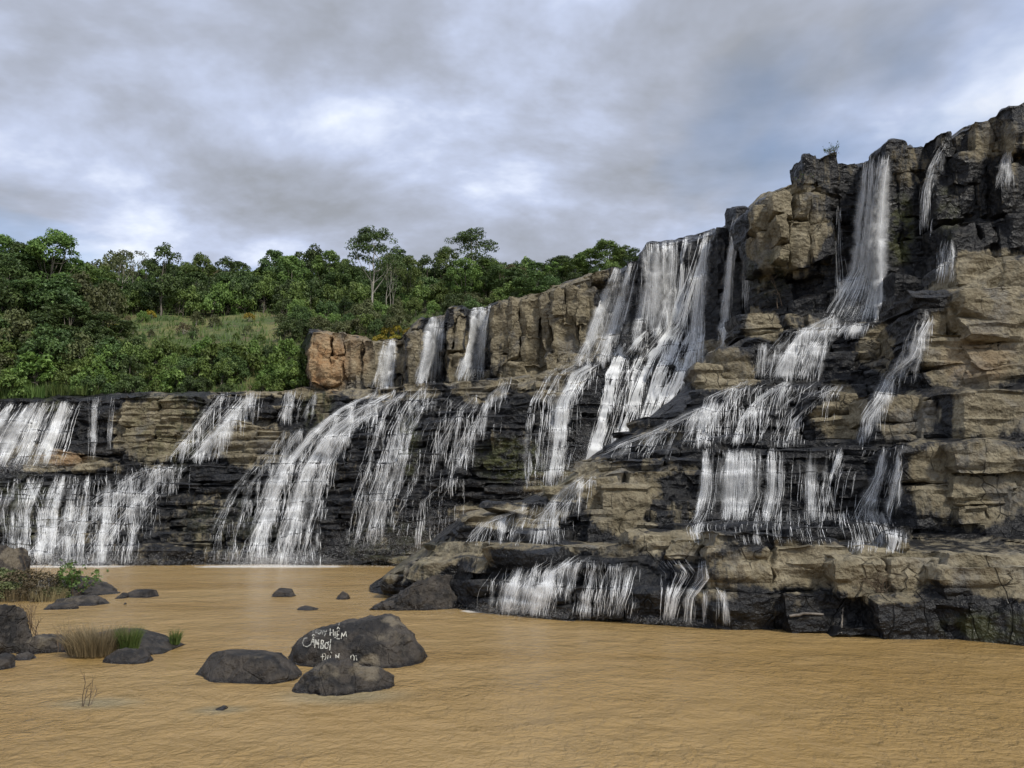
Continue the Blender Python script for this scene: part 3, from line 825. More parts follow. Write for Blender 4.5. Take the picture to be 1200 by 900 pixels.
FOAM = [(0, 664, 130, 664, 2.6, .62), (250, 664, 385, 664, 2.6, .66), (410, 664, 450, 664, 1.3, .45), (555, 716, 690, 723, .9, .85), (700, 724, 800, 730, .5, .7), (800, 730, 858, 733, .5, .8), (660, 722, 700, 724, .5, .5), (200, 662, 260, 663, 1.0, .3)]
SHALLOW = [(112, 824, 0.8), (258, 832, 0.5), (400, 815, 1.2)]
pool()
V = np.array([(-2500, -2500, -1.6), (2500, -2500, -1.6), (2500, 2500, -1.6), (-2500, 2500, -1.6)], float)
link('ground', mesh_from('ground', V, np.array([[0, 1, 2, 3]]), M['bed'], smooth=False), kind='structure', label='brown river bed and plain under the pool')

Hc = {
    -800: [(490, 74), (440, 80), (370, 88), (330, 100), (318, 114), (312, 150), (330, 420)],
    -260: [(490, 78), (440, 84), (370, 92), (330, 104), (318, 118), (312, 150), (330, 420)],
    -60: [(490, 78), (440, 84), (375, 92), (335, 104), (322, 118), (316, 150), (332, 420)],
    60: [(488, 79), (440, 85), (380, 93), (345, 104), (330, 116), (325, 150), (335, 420)],
    130: [(486, 80), (445, 85), (405, 93), (388, 104), (372, 114), (352, 150), (345, 420)],
    250: [(484, 81), (445, 86), (410, 93), (388, 103), (373, 114), (356, 150), (348, 420)],
    360: [(482, 82), (440, 87), (402, 92), (386, 101), (372, 112), (352, 150), (345, 420)],
    480: [(478, 84), (430, 87), (392, 90), (378, 98), (366, 108), (346, 150), (340, 420)],
    560: [(460, 84), (410, 86), (370, 88), (362, 96), (352, 106), (336, 150), (332, 420)],
    640: [(450, 82), (390, 84), (348, 86), (344, 95), (338, 106), (326, 150), (325, 420)],
    760: [(440, 79), (370, 81), (314, 83), (318, 95), (318, 106), (310, 150), (315, 420)],
    900: [(440, 72), (360, 74), (262, 77), (270, 90), (275, 105), (275, 150), (290, 420)],
    1100: [(440, 66), (330, 66), (195, 66), (220, 80), (240, 100), (250, 150), (280, 420)],
    1450: [(440, 60), (330, 60), (140, 60), (180, 80), (220, 100), (250, 150), (280, 420)]}
H = Cliff('hill', 'green hillside rising behind the waterfall', Hc, None)
H.rnd = random.Random(3); H.sub = 10


def build_hill():
    pxs = np.arange(H.px[0], H.px[-1] + 1, 12.0)
    rows = []
    for x in pxs:
        c = H.sample(x); pts = []
        for a, b in zip(c[:-1], c[1:]): pts.append(a[None] + (b - a)[None] * np.linspace(0, 1, 10, endpoint=False)[:, None])
        pts.append(c[-1:]); rows.append(np.concatenate(pts))
    V = np.array(rows); ni, nj = V.shape[:2]; V = V.reshape(-1, 3)
    V[:, 2] += 0.5 * fbm(V * 0.15, 3)
    F = grid_faces(ni, nj); H.add_geo(V, F)
    link('hill', mesh_from('hill', V, F, M['soil']), kind='structure', label='green hillside rising behind the waterfall')
    H.bvh()


build_hill()
print('hill', time.time() - T0)

# ------------------------------------------------------------------ falling water
CAM = Vector((0, 0, CAM_H))
def cast(trees, px, py):
    u, v = (px - 600.0) / F_PX, (450.0 - py) / F_PX
    d = Vector((u, CP - v * SP, SP + v * CP)); d.normalize()
    best = None
    for t in trees:
        h = t.ray_cast(CAM, d)
        if h[0] is not None and (best is None or h[3] < best[3]): best = h
    if best is None: return None, 0.0
    n = best[1]
    return best[3] * d.y, (n.x if n.dot(d) < 0 else -n.x) * (1.0 - 0.5 * abs(n.z))


def ribbon(S, W, w, a, dens, rnd, v0=0.0):
    mm = len(W)
    wd = np.array([math.cos(a), math.sin(a), 0])
    k = np.arange(mm)
    taper = np.minimum(1, np.minimum(k + 0.3, mm - k - 0.7) / max(1.8, mm * 0.3))
    ww = w * (0.06 + 0.94 * taper) * (1 + 0.35 * np.sin(np.linspace(0, 0.9 * mm, mm) + rnd.random() * 6))
    ln = v0 + np.concatenate([[0], np.cumsum(np.linalg.norm(np.diff(W, axis=0), axis=1))])
    u0 = rnd.randrange(1000)
    V = np.empty((2 * mm, 3)); V[0::2] = W - wd * ww[:, None] / 2; V[1::2] = W + wd * ww[:, None] / 2
    U = np.empty((2 * mm, 2)); U[0::2, 0] = u0 + 0.001; U[1::2, 0] = u0 + 0.999; U[0::2, 1] = ln; U[1::2, 1] = ln
    i = np.arange(mm - 1) * 2
    S.add(V, np.stack([i, i + 1, i + 3, i + 2], 1), U, np.repeat(dens * taper, 2))


def strand(trees, x, y, off, follow=0.0):
    Y = None; pts = []; side = 0.0
    for xi, yi in zip(x, y):
        xi += side
        h, nx = cast(trees, xi, yi)
        if h is not None and (Y is None or h - off < Y + 0.3): side = max(-16, min(16, side + nx * follow))
        if h is None:
            if Y is None: continue
            h = Y
        if Y is None: Y = h - off
        else: Y = max(min(h - off, Y + 0.02), h - 1.5)
        pts.append((xi, yi, Y))
    if len(pts) < 3: return None
    pts = np.array(pts)
    return Pv(pts[:, 0], pts[:, 1], pts[:, 2])


def spray(S, px, py, Y, rx, ry, n, size, rs):
    """a cloud of fine drops"""
    c = P(px, py, Y); m = Y / F_PX; n = int(n * 2.2); size = size * 0.5
    d = rs.normal(size=(n, 3)) * np.array([rx * m, max(rx, ry) * m * 0.5, ry * m]) * 0.55
    n = len(d); p = c + d; p[:, 2] = np.maximum(p[:, 2], 0.03)
    a = rs.normal(size=(n, 3)); a /= np.linalg.norm(a, axis=1, keepdims=True); b = np.cross(a, rs.normal(size=(n, 3))); b /= np.linalg.norm(b, axis=1, keepdims=True)
    s_ = size * rs.uniform(0.4, 1.2, n)[:, None]
    V = np.empty((n, 3, 3)); V[:, 0] = p - a * s_; V[:, 1] = p + a * s_ * .6 + b * s_; V[:, 2] = p + a * s_ * .6 - b * s_
    S.add(V.reshape(-1, 3), np.arange(3 * n).reshape(-1, 3), np.repeat(rs.random((n, 2)), 3, 0), np.ones(3 * n))


SPRAY = {'great misty': [(705, 545, 62.0, 46, 40, 9000, .03), (735, 470, 64.0, 40, 34, 4000, .03), (760, 410, 67.0, 40, 24, 2500, .03)], 'wide white fall': [(20, 545, 69.5, 50, 12, 3000, .03)],
         'long bright': [(325, 658, 62.0, 64, 12, 9000, .03)], 'broad lacy': [(80, 658, 61.6, 100, 10, 9000, .03)], 'tall white plume': [(1004, 368, 53.5, 34, 16, 3000, .025), (1022, 300, 56.0, 20, 60, 1600, .025)],
         'widest white chute': [(551, 440, 78.0, 22, 10, 1200, .03)], 'middle white': [(501, 446, 79.0, 20, 10, 1000, .03)], 'narrowest': [(446, 452, 80.0, 18, 8, 700, .03)], 'lacy fan': [(450, 640, 61.5, 60, 26, 4000, .028), (515, 630, 61.2, 40, 40, 4000, .028)],
         'smooth white': [(690, 425, 69.0, 34, 14, 2200, .03), (640, 560, 61.5, 40, 40, 4000, .028)], 'bead curtain': [(930, 612, 35.4, 120, 8, 3500, .014), (1030, 610, 34.6, 30, 12, 1500, .014)], 'white bead': [(630, 716, 31.4, 90, 7, 5000, .012), (790, 727, 29.2, 50, 5, 1000, .012)],
         'bright fan': [(900, 440, 46.0, 60, 8, 1500, .018), (850, 520, 40.0, 50, 6, 1200, .015)]}


def waterfall(label, cliffs, runs, group='waterfalls'):
    """each run: path of (px, py, half width px), number, (min, max) breadth in metres, fullness 0..1, wander"""
    trees = [c.tree for c in cliffs]
    veil = label.startswith(('great', 'smooth', 'narrowest', 'middle white', 'widest white', 'tall white plume', 'wide white', 'slim bright', 'two faint'))
    S, SV = Soup(), Soup(); rnd = random.Random(sum(map(ord, label)))
    for run in runs:
        path, n, (w0, w1), dens = run[:4]
        drift = run[4] if len(run) > 4 else 0.25
        path = np.array(path, float); tight = path[-1, 1] > 640
        seg = np.concatenate([[0], np.cumsum(np.linalg.norm(np.diff(path[:, :2], axis=0), axis=1))])
        mpp = 63.0 / F_PX if cliffs[0] is not C else 38.0 / F_PX        # metres per pixel here
        breadth = 2 * path[:, 2].mean() * mpp
        slant = abs(path[-1, 0] - path[0, 0]) > 0.18 * abs(path[-1, 1] - path[0, 1]) and (not veil or 'great' in label or 'smooth' in label)
        ncl = max(2, int(breadth / 0.8))
        cl = [rnd.uniform(-1, 1) for _ in range(ncl)]
        clw = [rnd.random() ** 1.5 + 0.08 for _ in range(ncl)]
        for k in range(int(n * 2.5)):
            fill = slant and rnd.random() < (0.55 if veil else 0.8)
            s0 = rnd.uniform(0, 0.05) if rnd.random() < 0.6 else rnd.uniform(0, 0.8)
            s1 = 1.0 - (0.10 if tight else 0.22) * rnd.random() ** 1.6 if rnd.random() < 0.6 else rnd.uniform(min(s0 + 0.1, 0.9), 1.0)
            s1 = max(s1, s0 + 0.05)
            m = max(3, int(seg[-1] * (s1 - s0) / 2.6))
            q = np.linspace(seg[-1] * s0, seg[-1] * s1, m)
            x = np.interp(q, seg, path[:, 0]); y = np.interp(q, seg, path[:, 1]); hw = np.interp(q, seg, path[:, 2])
            e = rnd.choices(cl, clw)[0] + rnd.gauss(0, 0.22 / breadth) if rnd.random() < 0.75 else rnd.uniform(-1, 1)
            e = max(-1.15, min(1.15, e))
            if fill:
                ln_px = (rnd.uniform(6, 20) if rnd.random() < 0.7 else rnd.uniform(20, 44)) * (1 if cliffs[0] is not C else 1.2)
                y0 = rnd.uniform(path[0, 1] - 2, max(path[0, 1], path[-1, 1] - ln_px * 0.5)); y1 = min(y0 + ln_px, path[-1, 1] + rnd.uniform(-3, 1))
                xs_ = float(np.interp(y0, path[:, 1], path[:, 0]) + e * np.interp(y0, path[:, 1], path[:, 2]))
                ds = [(yy, cast(trees, xs_, yy)[0]) for yy in np.arange(y0 - 9, y0 + 9.1, 2.0)]      # start where the rock ends in a lip
                jumps = [(p1[1] - p2[1], p2[0]) for p1, p2 in zip(ds[:-1], ds[1:]) if p1[1] is not None and p2[1] is not None]
                if jumps and max(jumps)[0] > 0.2: y0 = max(jumps)[1] - 2.0; y1 = min(y0 + ln_px, path[-1, 1] + 3)
                if y1 - y0 < 5: y1 = y0 + 5
                m = max(3, int((y1 - y0) / 2.2)); y = np.linspace(y0, y1, m)
                hw = np.interp(y, path[:, 1], path[:, 2]); px_ = np.interp(y, path[:, 1], path[:, 0])
                x = px_[0] + e * hw[0] + (px_ + e * hw - px_[0] - e * hw[0]) * rnd.uniform(0.0, 0.35) - e * hw
            wob = np.cumsum([rnd.gauss(0, 1) for _ in range(m)]) * drift
            W = strand(trees, x + e * hw + wob - np.linspace(0, wob[-1], m) * 0.5, y + rnd.uniform(-1.5, 1.5), rnd.uniform(0.03, 0.16), 0.4 if veil else 0.8)
            if W is None: continue
            if len(SV.V) < VEILS and rnd.random() < (0.3 if veil else 0.22) and len(W) > 5:
                ribbon(SV, W + np.array([0, -0.06, 0]), (rnd.uniform(w1, w1 * 2.6) + 0.15) * (1 if veil else 0.7), rnd.uniform(-0.3, 0.3), min(0.26, dens * dens * rnd.uniform(0.3, 0.75)), rnd, rnd.random() * 50)
            mask = fbm(W * np.array([1.5, 1.5, 0.45]) + 11.0, 2) * 0.55 + 0.25 * fbm(W * np.array([3.0, 3.0, 2.2]) + 50, 1)
            keep = mask > (0.50 - 1.15 * dens) + rnd.gauss(0, 0.25)
            w = (rnd.uniform(w0, w1) if rnd.random() < 0.85 else rnd.uniform(w1, w1 * 1.8)) * WSCALE * (1.0 if cliffs[0] is not C else 0.9)
            i = 0
            while i < len(W):
                if not keep[i]: i += 1; continue
                j = i
                while j + 1 < len(W) and keep[j + 1] and rnd.random() > 0.03: j += 1
                if j - i >= 2: ribbon(S, W[i:j + 1], w, rnd.uniform(-0.6, 0.6), dens, rnd, rnd.random() * 50)
                i = j + 1
    rs = np.random.default_rng(len(label)); SP_ = Soup()
    for key, puffs in SPRAY.items():
        if label.startswith(key):
            for pf in puffs: spray(SP_, pf[0], pf[1], pf[2], pf[3], pf[4], pf[5], pf[6], rs)
    o = link('waterfall', S.mesh('waterfall', M['fall'], 'dens'), label=label, cat='waterfall', group=group)
    if SP_.n: link('spray', SP_.mesh('spray', M['fall'], 'dens', smooth=False), o, kind='stuff')
    if SV.n: link('spray_veil', SV.mesh('spray_veil', M['veil'], 'dens'), o, kind='stuff')
    return o


VEILS = 120
WSCALE = 0.072
FALLS = [
    ('wide white fall pouring off the tan slab at the far end of the stepped cascade', [A], [([(45, 472, 45), (25, 505, 48), (5, 548, 46)], 190, (.15, .5), .75), ([(70, 470, 26), (60, 500, 26), (45, 545, 26)], 110, (.15, .5), .8)]),
    ('thin dark-rock trickles beside the mossy tan cliff block', [A], [([(118, 464, 24), (116, 498, 22), (114, 540, 22)], 34, (.07, .18), .55)]),
    ('broad lacy cascade over low black steps below the tan slab', [A], [([(90, 556, 70), (80, 600, 85), (75, 664, 82)], 280, (.08, .30), .55, .5), ([(160, 545, 34), (165, 575, 40), (130, 610, 40), (105, 650, 40)], 130, (.08, .28), .55, .5), ([(190, 550, 24), (150, 582, 44), (110, 620, 62), (72, 664, 74)], 260, (.08, .28), .58, .4), ([(20, 560, 20), (20, 600, 40), (20, 662, 40)], 90, (.08, .25), .5, .5)]),
    ('white stepped cascade between the mossy tan cliff block and tan stained blocks', [A], [([(278, 462, 30), (258, 485, 24), (235, 512, 22), (208, 541, 20)], 240, (.12, .4), .7), ([(205, 543, 20), (180, 555, 34), (165, 578, 40)], 130, (.1, .3), .55), ([(298, 462, 12), (292, 490, 12)], 24, (.1, .25), .6)]),
    ('short cascade dropping beside the tan stained blocks', [A], [([(354, 459, 18), (347, 478, 15), (338, 495, 14)], 60, (.12, .3), .7), ([(345, 500, 12), (325, 530, 12), (300, 570, 25), (285, 610, 34), (272, 660, 40)], 200, (.08, .28), .5, .5)]),
    ('long bright cascade slanting from the narrowest chute down to the pool', [A], [([(460, 458, 26), (420, 480, 26), (385, 510, 24), (360, 550, 32), (345, 600, 38), (325, 664, 44)], 330, (.12, .42), .68, .4), ([(440, 470, 20), (390, 505, 22), (350, 560, 40), (330, 620, 44), (315, 664, 48)], 120, (.08, .25), .55, .5)]),
    ('lacy fan cascade spreading below the middle chute', [A], [([(560, 470, 14), (545, 490, 22), (530, 520, 22), (520, 548, 20)], 90, (.08, .26), .5, .4), ([(505, 452, 26), (490, 475, 40), (475, 505, 38), (465, 560, 40), (450, 600, 34), (440, 640, 28)], 240, (.08, .3), .58, .45), ([(545, 462, 20), (530, 480, 16), (522, 530, 16), (518, 580, 18)], 60, (.08, .28), .55), ([(535, 560, 10), (520, 588, 26), (515, 650, 26)], 70, (.08, .28), .42)]),
    ('thin cascade on blocks below the widest chute', [A], [([(600, 446, 20), (580, 462, 18), (568, 490, 20), (560, 515, 22)], 60, (.08, .24), .55)]),
    ('narrowest white chute at the left of the upper cliff beside the orange rock', [A, B], [([(458, 390, 6), (452, 428, 11), (446, 458, 16)], 90, (.12, .4), .8, .1)]),
    ('middle white chute between grey pillars of the upper cliff', [A, B], [([(513, 364, 9), (508, 410, 11), (501, 452, 18)], 120, (.15, .45), .85, .1)]),
    ('widest white chute at the edge of the long tan cliff face', [A, B], [([(566, 350, 10), (560, 400, 11), (551, 447, 19)], 140, (.15, .5), .9, .1)]),
    ('smooth white curtain where the long tan cliff face ends', [A, B], [([(736, 306, 13), (720, 355, 18), (707, 400, 20), (695, 428, 24)], 150, (.15, .45), .68, .12), ([(752, 330, 8), (745, 370, 10), (735, 415, 14)], 24, (.12, .3), .5, .1), ([(690, 425, 28), (668, 438, 28), (652, 470, 28), (646, 520, 30), (640, 570, 24)], 260, (.12, .4), .55, .3)]),
    ('great misty curtain fall dropping from the main cliff top', [A, B], [([(764, 270, 9), (765, 340, 10), (760, 395, 16)], 80, (.12, .45), .58, .12), ([(786, 266, 10), (786, 340, 10), (780, 400, 16)], 90, (.12, .45), .58, .12), ([(806, 264, 6), (803, 340, 8), (794, 400, 16)], 70, (.12, .4), .6, .12), ([(830, 262, 7), (816, 320, 8), (800, 375, 14), (776, 412, 22)], 90, (.12, .45), .66, .12), ([(792, 385, 36), (772, 420, 50), (756, 460, 48), (743, 500, 46), (726, 545, 42), (712, 574, 36)], 480, (.15, .6), .6, .15), ([(775, 400, 48), (760, 440, 50), (748, 490, 42), (728, 545, 36), (715, 570, 32)], 260, (.2, .8), .55, .15)]),
    ('slim bright strand falling right of the great curtain', [A, B], [([(829, 272, 4), (824, 330, 5), (821, 400, 7), (816, 455, 10)], 40, (.12, .35), .75, .08)]),
    ('two faint slim strands falling beside the big pale rock', [A, B], [([(863, 254, 4), (856, 300, 4), (852, 350, 5), (846, 420, 7)], 30, (.12, .3), .6, .08), ([(880, 272, 3), (876, 310, 4), (874, 370, 5)], 18, (.1, .25), .5, .08), ([(850, 420, 20), (835, 445, 22), (820, 480, 18)], 50, (.1, .35), .5)]),
    ('tall white plume falling through the notch of the right cliff', [C, D], [([(1027, 180, 13), (1024, 230, 10), (1022, 280, 9), (1020, 318, 13), (1012, 345, 20), (1000, 378, 27)], 170, (.12, .42), .78, .1), ([(983, 240, 2), (984, 290, 4), (990, 340, 8), (986, 372, 6)], 22, (.08, .2), .55, .1)]),
    ('narrow broken trickle right of the tall plume', [C, D], [([(1108, 164, 4), (1092, 196, 6), (1087, 230, 7), (1084, 275, 9)], 44, (.08, .24), .6, .1), ([(1108, 280, 7), (1108, 305, 9), (1109, 332, 10)], 36, (.07, .2), .6, .2)]),
    ('faint trickle high on the dark cliff beyond the narrow trickle', [C, D], [([(1182, 176, 3), (1180, 200, 7), (1179, 222, 9)], 22, (.06, .18), .55, .2)]),
    ('bright fan cascade below the tall plume', [C], [([(1002, 368, 22), (978, 384, 26), (955, 394, 28)], 110, (.1, .35), .7, .2), ([(952, 384, 28), (935, 408, 32), (918, 444, 42)], 190, (.1, .35), .72, .2), ([(896, 402, 8), (894, 445, 9)], 28, (.08, .2), .6, .1), ([(915, 446, 46), (880, 466, 56), (862, 490, 44), (850, 522, 40)], 260, (.08, .3), .62, .35), ([(960, 446, 30), (925, 470, 30), (905, 495, 26), (890, 522, 30)], 90, (.06, .22), .5, .35)]),
    ('bead curtain fall over the widest black ledge of the terraces', [C], [([(860, 525, 32), (858, 575, 32), (856, 612, 40)], 150, (.06, .22), .55, .15), ([(930, 525, 60), (930, 575, 58), (928, 615, 70)], 120, (.05, .2), .5, .15), ([(995, 525, 34), (985, 560, 30), (980, 612, 34)], 44, (.05, .18), .45, .15), ([(930, 598, 110), (930, 618, 120), (935, 640, 120)], 240, (.05, .18), .52, .3), ([(1030, 626, 34), (1025, 645, 36)], 70, (.05, .2), .65, .2)]),
    ('slim winding chute between tan blocks on the right terraces', [C], [([(1082, 371, 14), (1070, 396, 12), (1064, 420, 11), (1040, 440, 10), (1031, 465, 8), (1014, 492, 8), (1008, 522, 9)], 110, (.08, .26), .65, .15), ([(1046, 527, 14), (1046, 555, 14), (1036, 585, 20), (1028, 612, 24)], 90, (.07, .25), .58, .15)]),
    ('slanting cascade along the left rim of the terraces', [C], [([(850, 468, 12), (815, 483, 14), (775, 505, 16), (735, 520, 12), (705, 535, 10)], 110, (.06, .22), .55, .3), ([(695, 556, 10), (668, 580, 14), (650, 604, 14), (645, 636, 14)], 80, (.06, .2), .55, .25), ([(630, 595, 20), (595, 612, 36), (578, 636, 40)], 110, (.05, .17), .5, .35)]),
    ('white bead falls over the lowest black ledge into the pool', [C], [([(665, 650, 28), (640, 668, 26), (622, 690, 24), (612, 718, 20)], 130, (.06, .22), .62, .25), ([(606, 664, 26), (592, 690, 28), (586, 718, 24)], 120, (.05, .18), .6, .3), ([(690, 662, 60), (680, 690, 70), (675, 722, 70)], 190, (.04, .14), .5, .35), ([(780, 655, 24), (795, 672, 22), (788, 700, 12), (786, 728, 10)], 56, (.04, .15), .55, .25), ([(720, 665, 24), (716, 722, 14)], 30, (.04, .14), .5, .3)]),
    ('three tiny separate strands dropping past the tan ledge end', [C], [([(822, 655, 3), (826, 678, 8), (812, 700, 5), (812, 731, 4)], 18, (.04, .12), .6, .15), ([(828, 690, 3), (828, 732, 3)], 8, (.04, .1), .55, .1), ([(842, 686, 5), (851, 705, 3), (853, 734, 3)], 16, (.04, .12), .6, .15)]),
]
for lab, cl, runs in FALLS: waterfall(lab, cl, runs)
print('falls', time.time() - T0)

# ------------------------------------------------------------------ trees and bushes
def leaf_cloud(blobs, n, size, rnd, flat=0.0, up=0.25):
    """small leaf faces spread over many little clumps"""
    rs = np.random.default_rng(rnd.randrange(1 << 30))
    C_ = np.array([b[0] for b in blobs], float); R_ = np.array([b[1] for b in blobs], float)
    wgt = R_.prod(axis=1) ** (2 / 3); wgt /= wgt.sum()
    k = rs.choice(len(blobs), n, p=wgt)
    d = rs.normal(size=(n, 3)); d /= np.linalg.norm(d, axis=1, keepdims=True)
    d[:, 2] = np.where((d[:, 2] < -0.3) & (rs.random(n) < 0.6), -d[:, 2], d[:, 2])
    rad = rs.uniform(0.35, 1.0, n) ** 0.5 * rs.uniform(0.85, 1.12, n)
    c = C_[k] + d * R_[k] * rad[:, None]
    nr = d + rs.normal(size=(n, 3)) * 0.55 + np.array([0, 0, up]); nr[:, 2] += flat
    nr /= np.linalg.norm(nr, axis=1, keepdims=True)
    a = np.cross(nr, rs.normal(size=(n, 3))); a /= np.linalg.norm(a, axis=1, keepdims=True)
    b = np.cross(nr, a)
    sz = size * rs.uniform(0.55, 1.35, n)[:, None]
    bend = nr * sz * 0.25
    V = np.empty((n, 4, 3))
    V[:, 0] = c - a * sz * 0.85 - bend; V[:, 1] = c - b * sz * 0.48; V[:, 2] = c + a * sz * 0.85 - bend; V[:, 3] = c + b * sz * 0.48
    bt = rs.random(len(blobs))
    tint = np.clip(0.65 * rs.random(n) + 0.45 * bt[k] - 0.05, 0, 1)
    return V.reshape(-1, 3), np.arange(4 * n).reshape(-1, 4), np.repeat(tint, 4)


def make_tree(name, kind, seed, h, cw, ch, trunk_r, leaf_mat, bark, nblob, nleaf, leaf, shape='round', lean=0.0, stems=1):
    """trunk with limbs plus a crown of leaf clumps; stands on its origin"""
    rnd = random.Random(seed)
    root = bpy.data.objects.new(name, None)
    S = Soup(); blobs = []
    cz = h - ch / 2
    for i in range(nblob):
        th = rnd.uniform(0, 2 * math.pi)
        if shape == 'umbrella':
            lay = rnd.choice([0.0, 0.35, 0.7, 1.0]); rr = cw / 2 * (1 - 0.55 * lay ** 2) * math.sqrt(rnd.uniform(0.05, 1))
            z = h - ch + ch * lay * 0.9 + rnd.uniform(-0.06, 0.06) * ch
            r = (cw * rnd.uniform(0.09, 0.17),) * 2 + (ch * rnd.uniform(0.07, 0.12),)
        elif shape == 'bush':
            rr = cw / 2 * math.sqrt(rnd.random()); z = (1 - (rr / (cw / 2)) ** 2) ** 0.5 * h * rnd.uniform(0.55, 0.92)
            q = cw * rnd.uniform(0.09, 0.19); r = (q, q, q * rnd.uniform(0.7, 0.95))
        else:
            ph = rnd.uniform(-0.9, 1); rr = cw / 2 * math.sqrt(max(0, 1 - ph * ph)) * rnd.uniform(0.45, 1.0)
            z = cz + ph * ch / 2 * 0.85
            q = cw * rnd.uniform(0.09, 0.18); r = (q, q, q * rnd.uniform(0.6, 0.95))
        blobs.append(((rr * math.cos(th), rr * math.sin(th), z), r))
    fork = max(0.15 * h, (h - ch) * rnd.uniform(0.85, 1.05))
    for st in range(stems):
        bx, by = (0, 0) if stems == 1 else (rnd.uniform(-.25, .25) * cw, rnd.uniform(-.25, .25) * cw)
        lx = lean * h * rnd.uniform(0.5, 1.2) + rnd.uniform(-.03, .03) * h
        pts = np.array([(bx, by, -0.6), (bx * 0.9 + lx * 0.2, by, fork * 0.4), (bx * 0.7 + lx * 0.5, by * 0.7, fork), (bx * 0.4 + lx, by * 0.4, h - ch * 0.35)])
        tt = np.linspace(0, 1, 9); pp = np.stack([np.interp(tt, np.linspace(0, 1, 4), pts[:, q]) for q in range(3)], 1)
        pp[1:-1, :2] += np.array([[rnd.gauss(0, 0.012) * h, rnd.gauss(0, 0.012) * h] for _ in range(7)])
        S.add(*tube(pp, np.linspace(trunk_r * 1.15, trunk_r * 0.35, 9) / (1 if stems == 1 else 1.4), 6))
        for (c, r) in rnd.sample(blobs, min(len(blobs), 9 if stems == 1 else 4)):
            f = rnd.uniform(0.45, 0.95); k = int(f * 8); a = pp[k]; c = np.array(c)
            m = a * 0.5 + c * 0.5 + np.array([0, 0, -0.08 * ch])
            S.add(*tube(np.array([a, a * 0.75 + m * 0.25, m, c]), np.array([0.42, 0.34, 0.24, 0.08]) * trunk_r, 5))
    tr = bpy.data.objects.new('trunk' if shape != 'bush' else 'stem', S.mesh(name + '_trunk', bark)); tr.parent = root
    V, F, tint = leaf_cloud(blobs, nleaf, leaf, rnd, flat=0.5 if shape == 'umbrella' else 0.1)
    me = mesh_from(name + '_crown', V, F, leaf_mat, {'tint': tint}, smooth=False)
    cr = bpy.data.objects.new('crown' if shape != 'bush' else 'foliage', me); cr.parent = root
    root['proto_h'] = h
    return root


def plant_copy(proto, loc, scale, rz, name, label, cat, group, sx=1.0):
    o = proto.copy(); COL.objects.link(o); o.name = name
    for ch in proto.children:
        c = ch.copy(); COL.objects.link(c); c.parent = o
    o.location = loc; o.scale = (scale * sx, scale * sx, scale); o.rotation_euler = (0, 0, rz)
    del o['proto_h']
    return tag(o, label, cat, group)


BIG = {}
def tree_kind(key, label, cat, protos): BIG[key] = (label, cat, protos)


mk = make_tree
tree_kind('dark', 'dense dark green tree', 'tree', [mk('forest_tree', 0, 40 + i, 9, 6.2, 6.9, .17, M['leaf_dark'], M['bark'], 44, 4500, .21) for i in range(3)])
tree_kind('mid', 'mid green round crowned tree', 'tree', [mk('forest_tree', 0, 50 + i, 8.5, 5.8, 6.6, .16, M['leaf_mid'], M['bark'], 42, 4350, .20) for i in range(3)])
tree_kind('light', 'light green tree with pale forked trunk', 'tree', [mk('slender_tree', 0, 60 + i, 6, 3.8, 3.4, .12, M['leaf_light'], M['bark_pale'], 20, 1500, .19) for i in range(2)])
tree_kind('umbrella', 'umbrella crowned tree with bare pale trunk', 'tree', [mk('umbrella_tree', 0, 70 + i, 11, 10, 4.8, .20, M['leaf_dark'], M['bark_pale'], 64, 5400, .19, 'umbrella') for i in range(2)])
tree_kind('sparse', 'thin crowned tree with bare pale stems', 'tree', [mk('sparse_tree', 0, 80 + i, 9, 5.0, 4.6, .13, M['leaf_olive'], M['bark_pale'], 32, 1050, .18, 'round', 0.03, 3) for i in range(2)])
tree_kind('brown', 'bare twiggy brownish tree', 'tree', [mk('bare_tree', 0, 90, 5.5, 4.2, 4.2, .10, M['leaf_brown'], M['bark_pale'], 30, 750, .14, 'round', 0.02, 2)])
tree_kind('bush_dark', 'dark green leafy bush', 'bush', [mk('leafy_bush', 0, 100 + i, 4.2, 5.0, 4, .10, M['leaf_dark'], M['bark'], 38, 3450, .19, 'bush', 0, 2) for i in range(3)])
tree_kind('bush_mid', 'fresh green leafy bush', 'bush', [mk('leafy_bush', 0, 110 + i, 4.0, 4.8, 4, .10, M['leaf_mid'], M['bark'], 36, 3300, .19, 'bush', 0, 2) for i in range(3)])
tree_kind('bush_light', 'yellow green broad leaved bush', 'bush', [mk('leafy_bush', 0, 120 + i, 3.2, 4.0, 3, .08, M['leaf_light'], M['bark'], 22, 1500, .22, 'bush', 0, 2) for i in range(2)])
tree_kind('bush_olive', 'olive scrubby bush', 'bush', [mk('scrub_bush', 0, 130 + i, 3.0, 4.2, 3, .07, M['leaf_olive'], M['bark_pale'], 28, 1800, .16, 'bush', 0, 4) for i in range(2)])
tree_kind('bush_yellow', 'yellow flowering bush', 'bush', [mk('flowering_bush', 0, 140, 2.2, 3.4, 2, .06, M['leaf_yellow'], M['bark'], 20, 1050, .14, 'bush', 0, 3)])
tree_kind('bush_brown', 'withered brown bush', 'bush', [mk('scrub_bush', 0, 150, 2.8, 4.0, 3, .07, M['leaf_brown'], M['bark_pale'], 28, 1050, .14, 'bush', 0, 5)])
tr_rnd = random.Random(99)


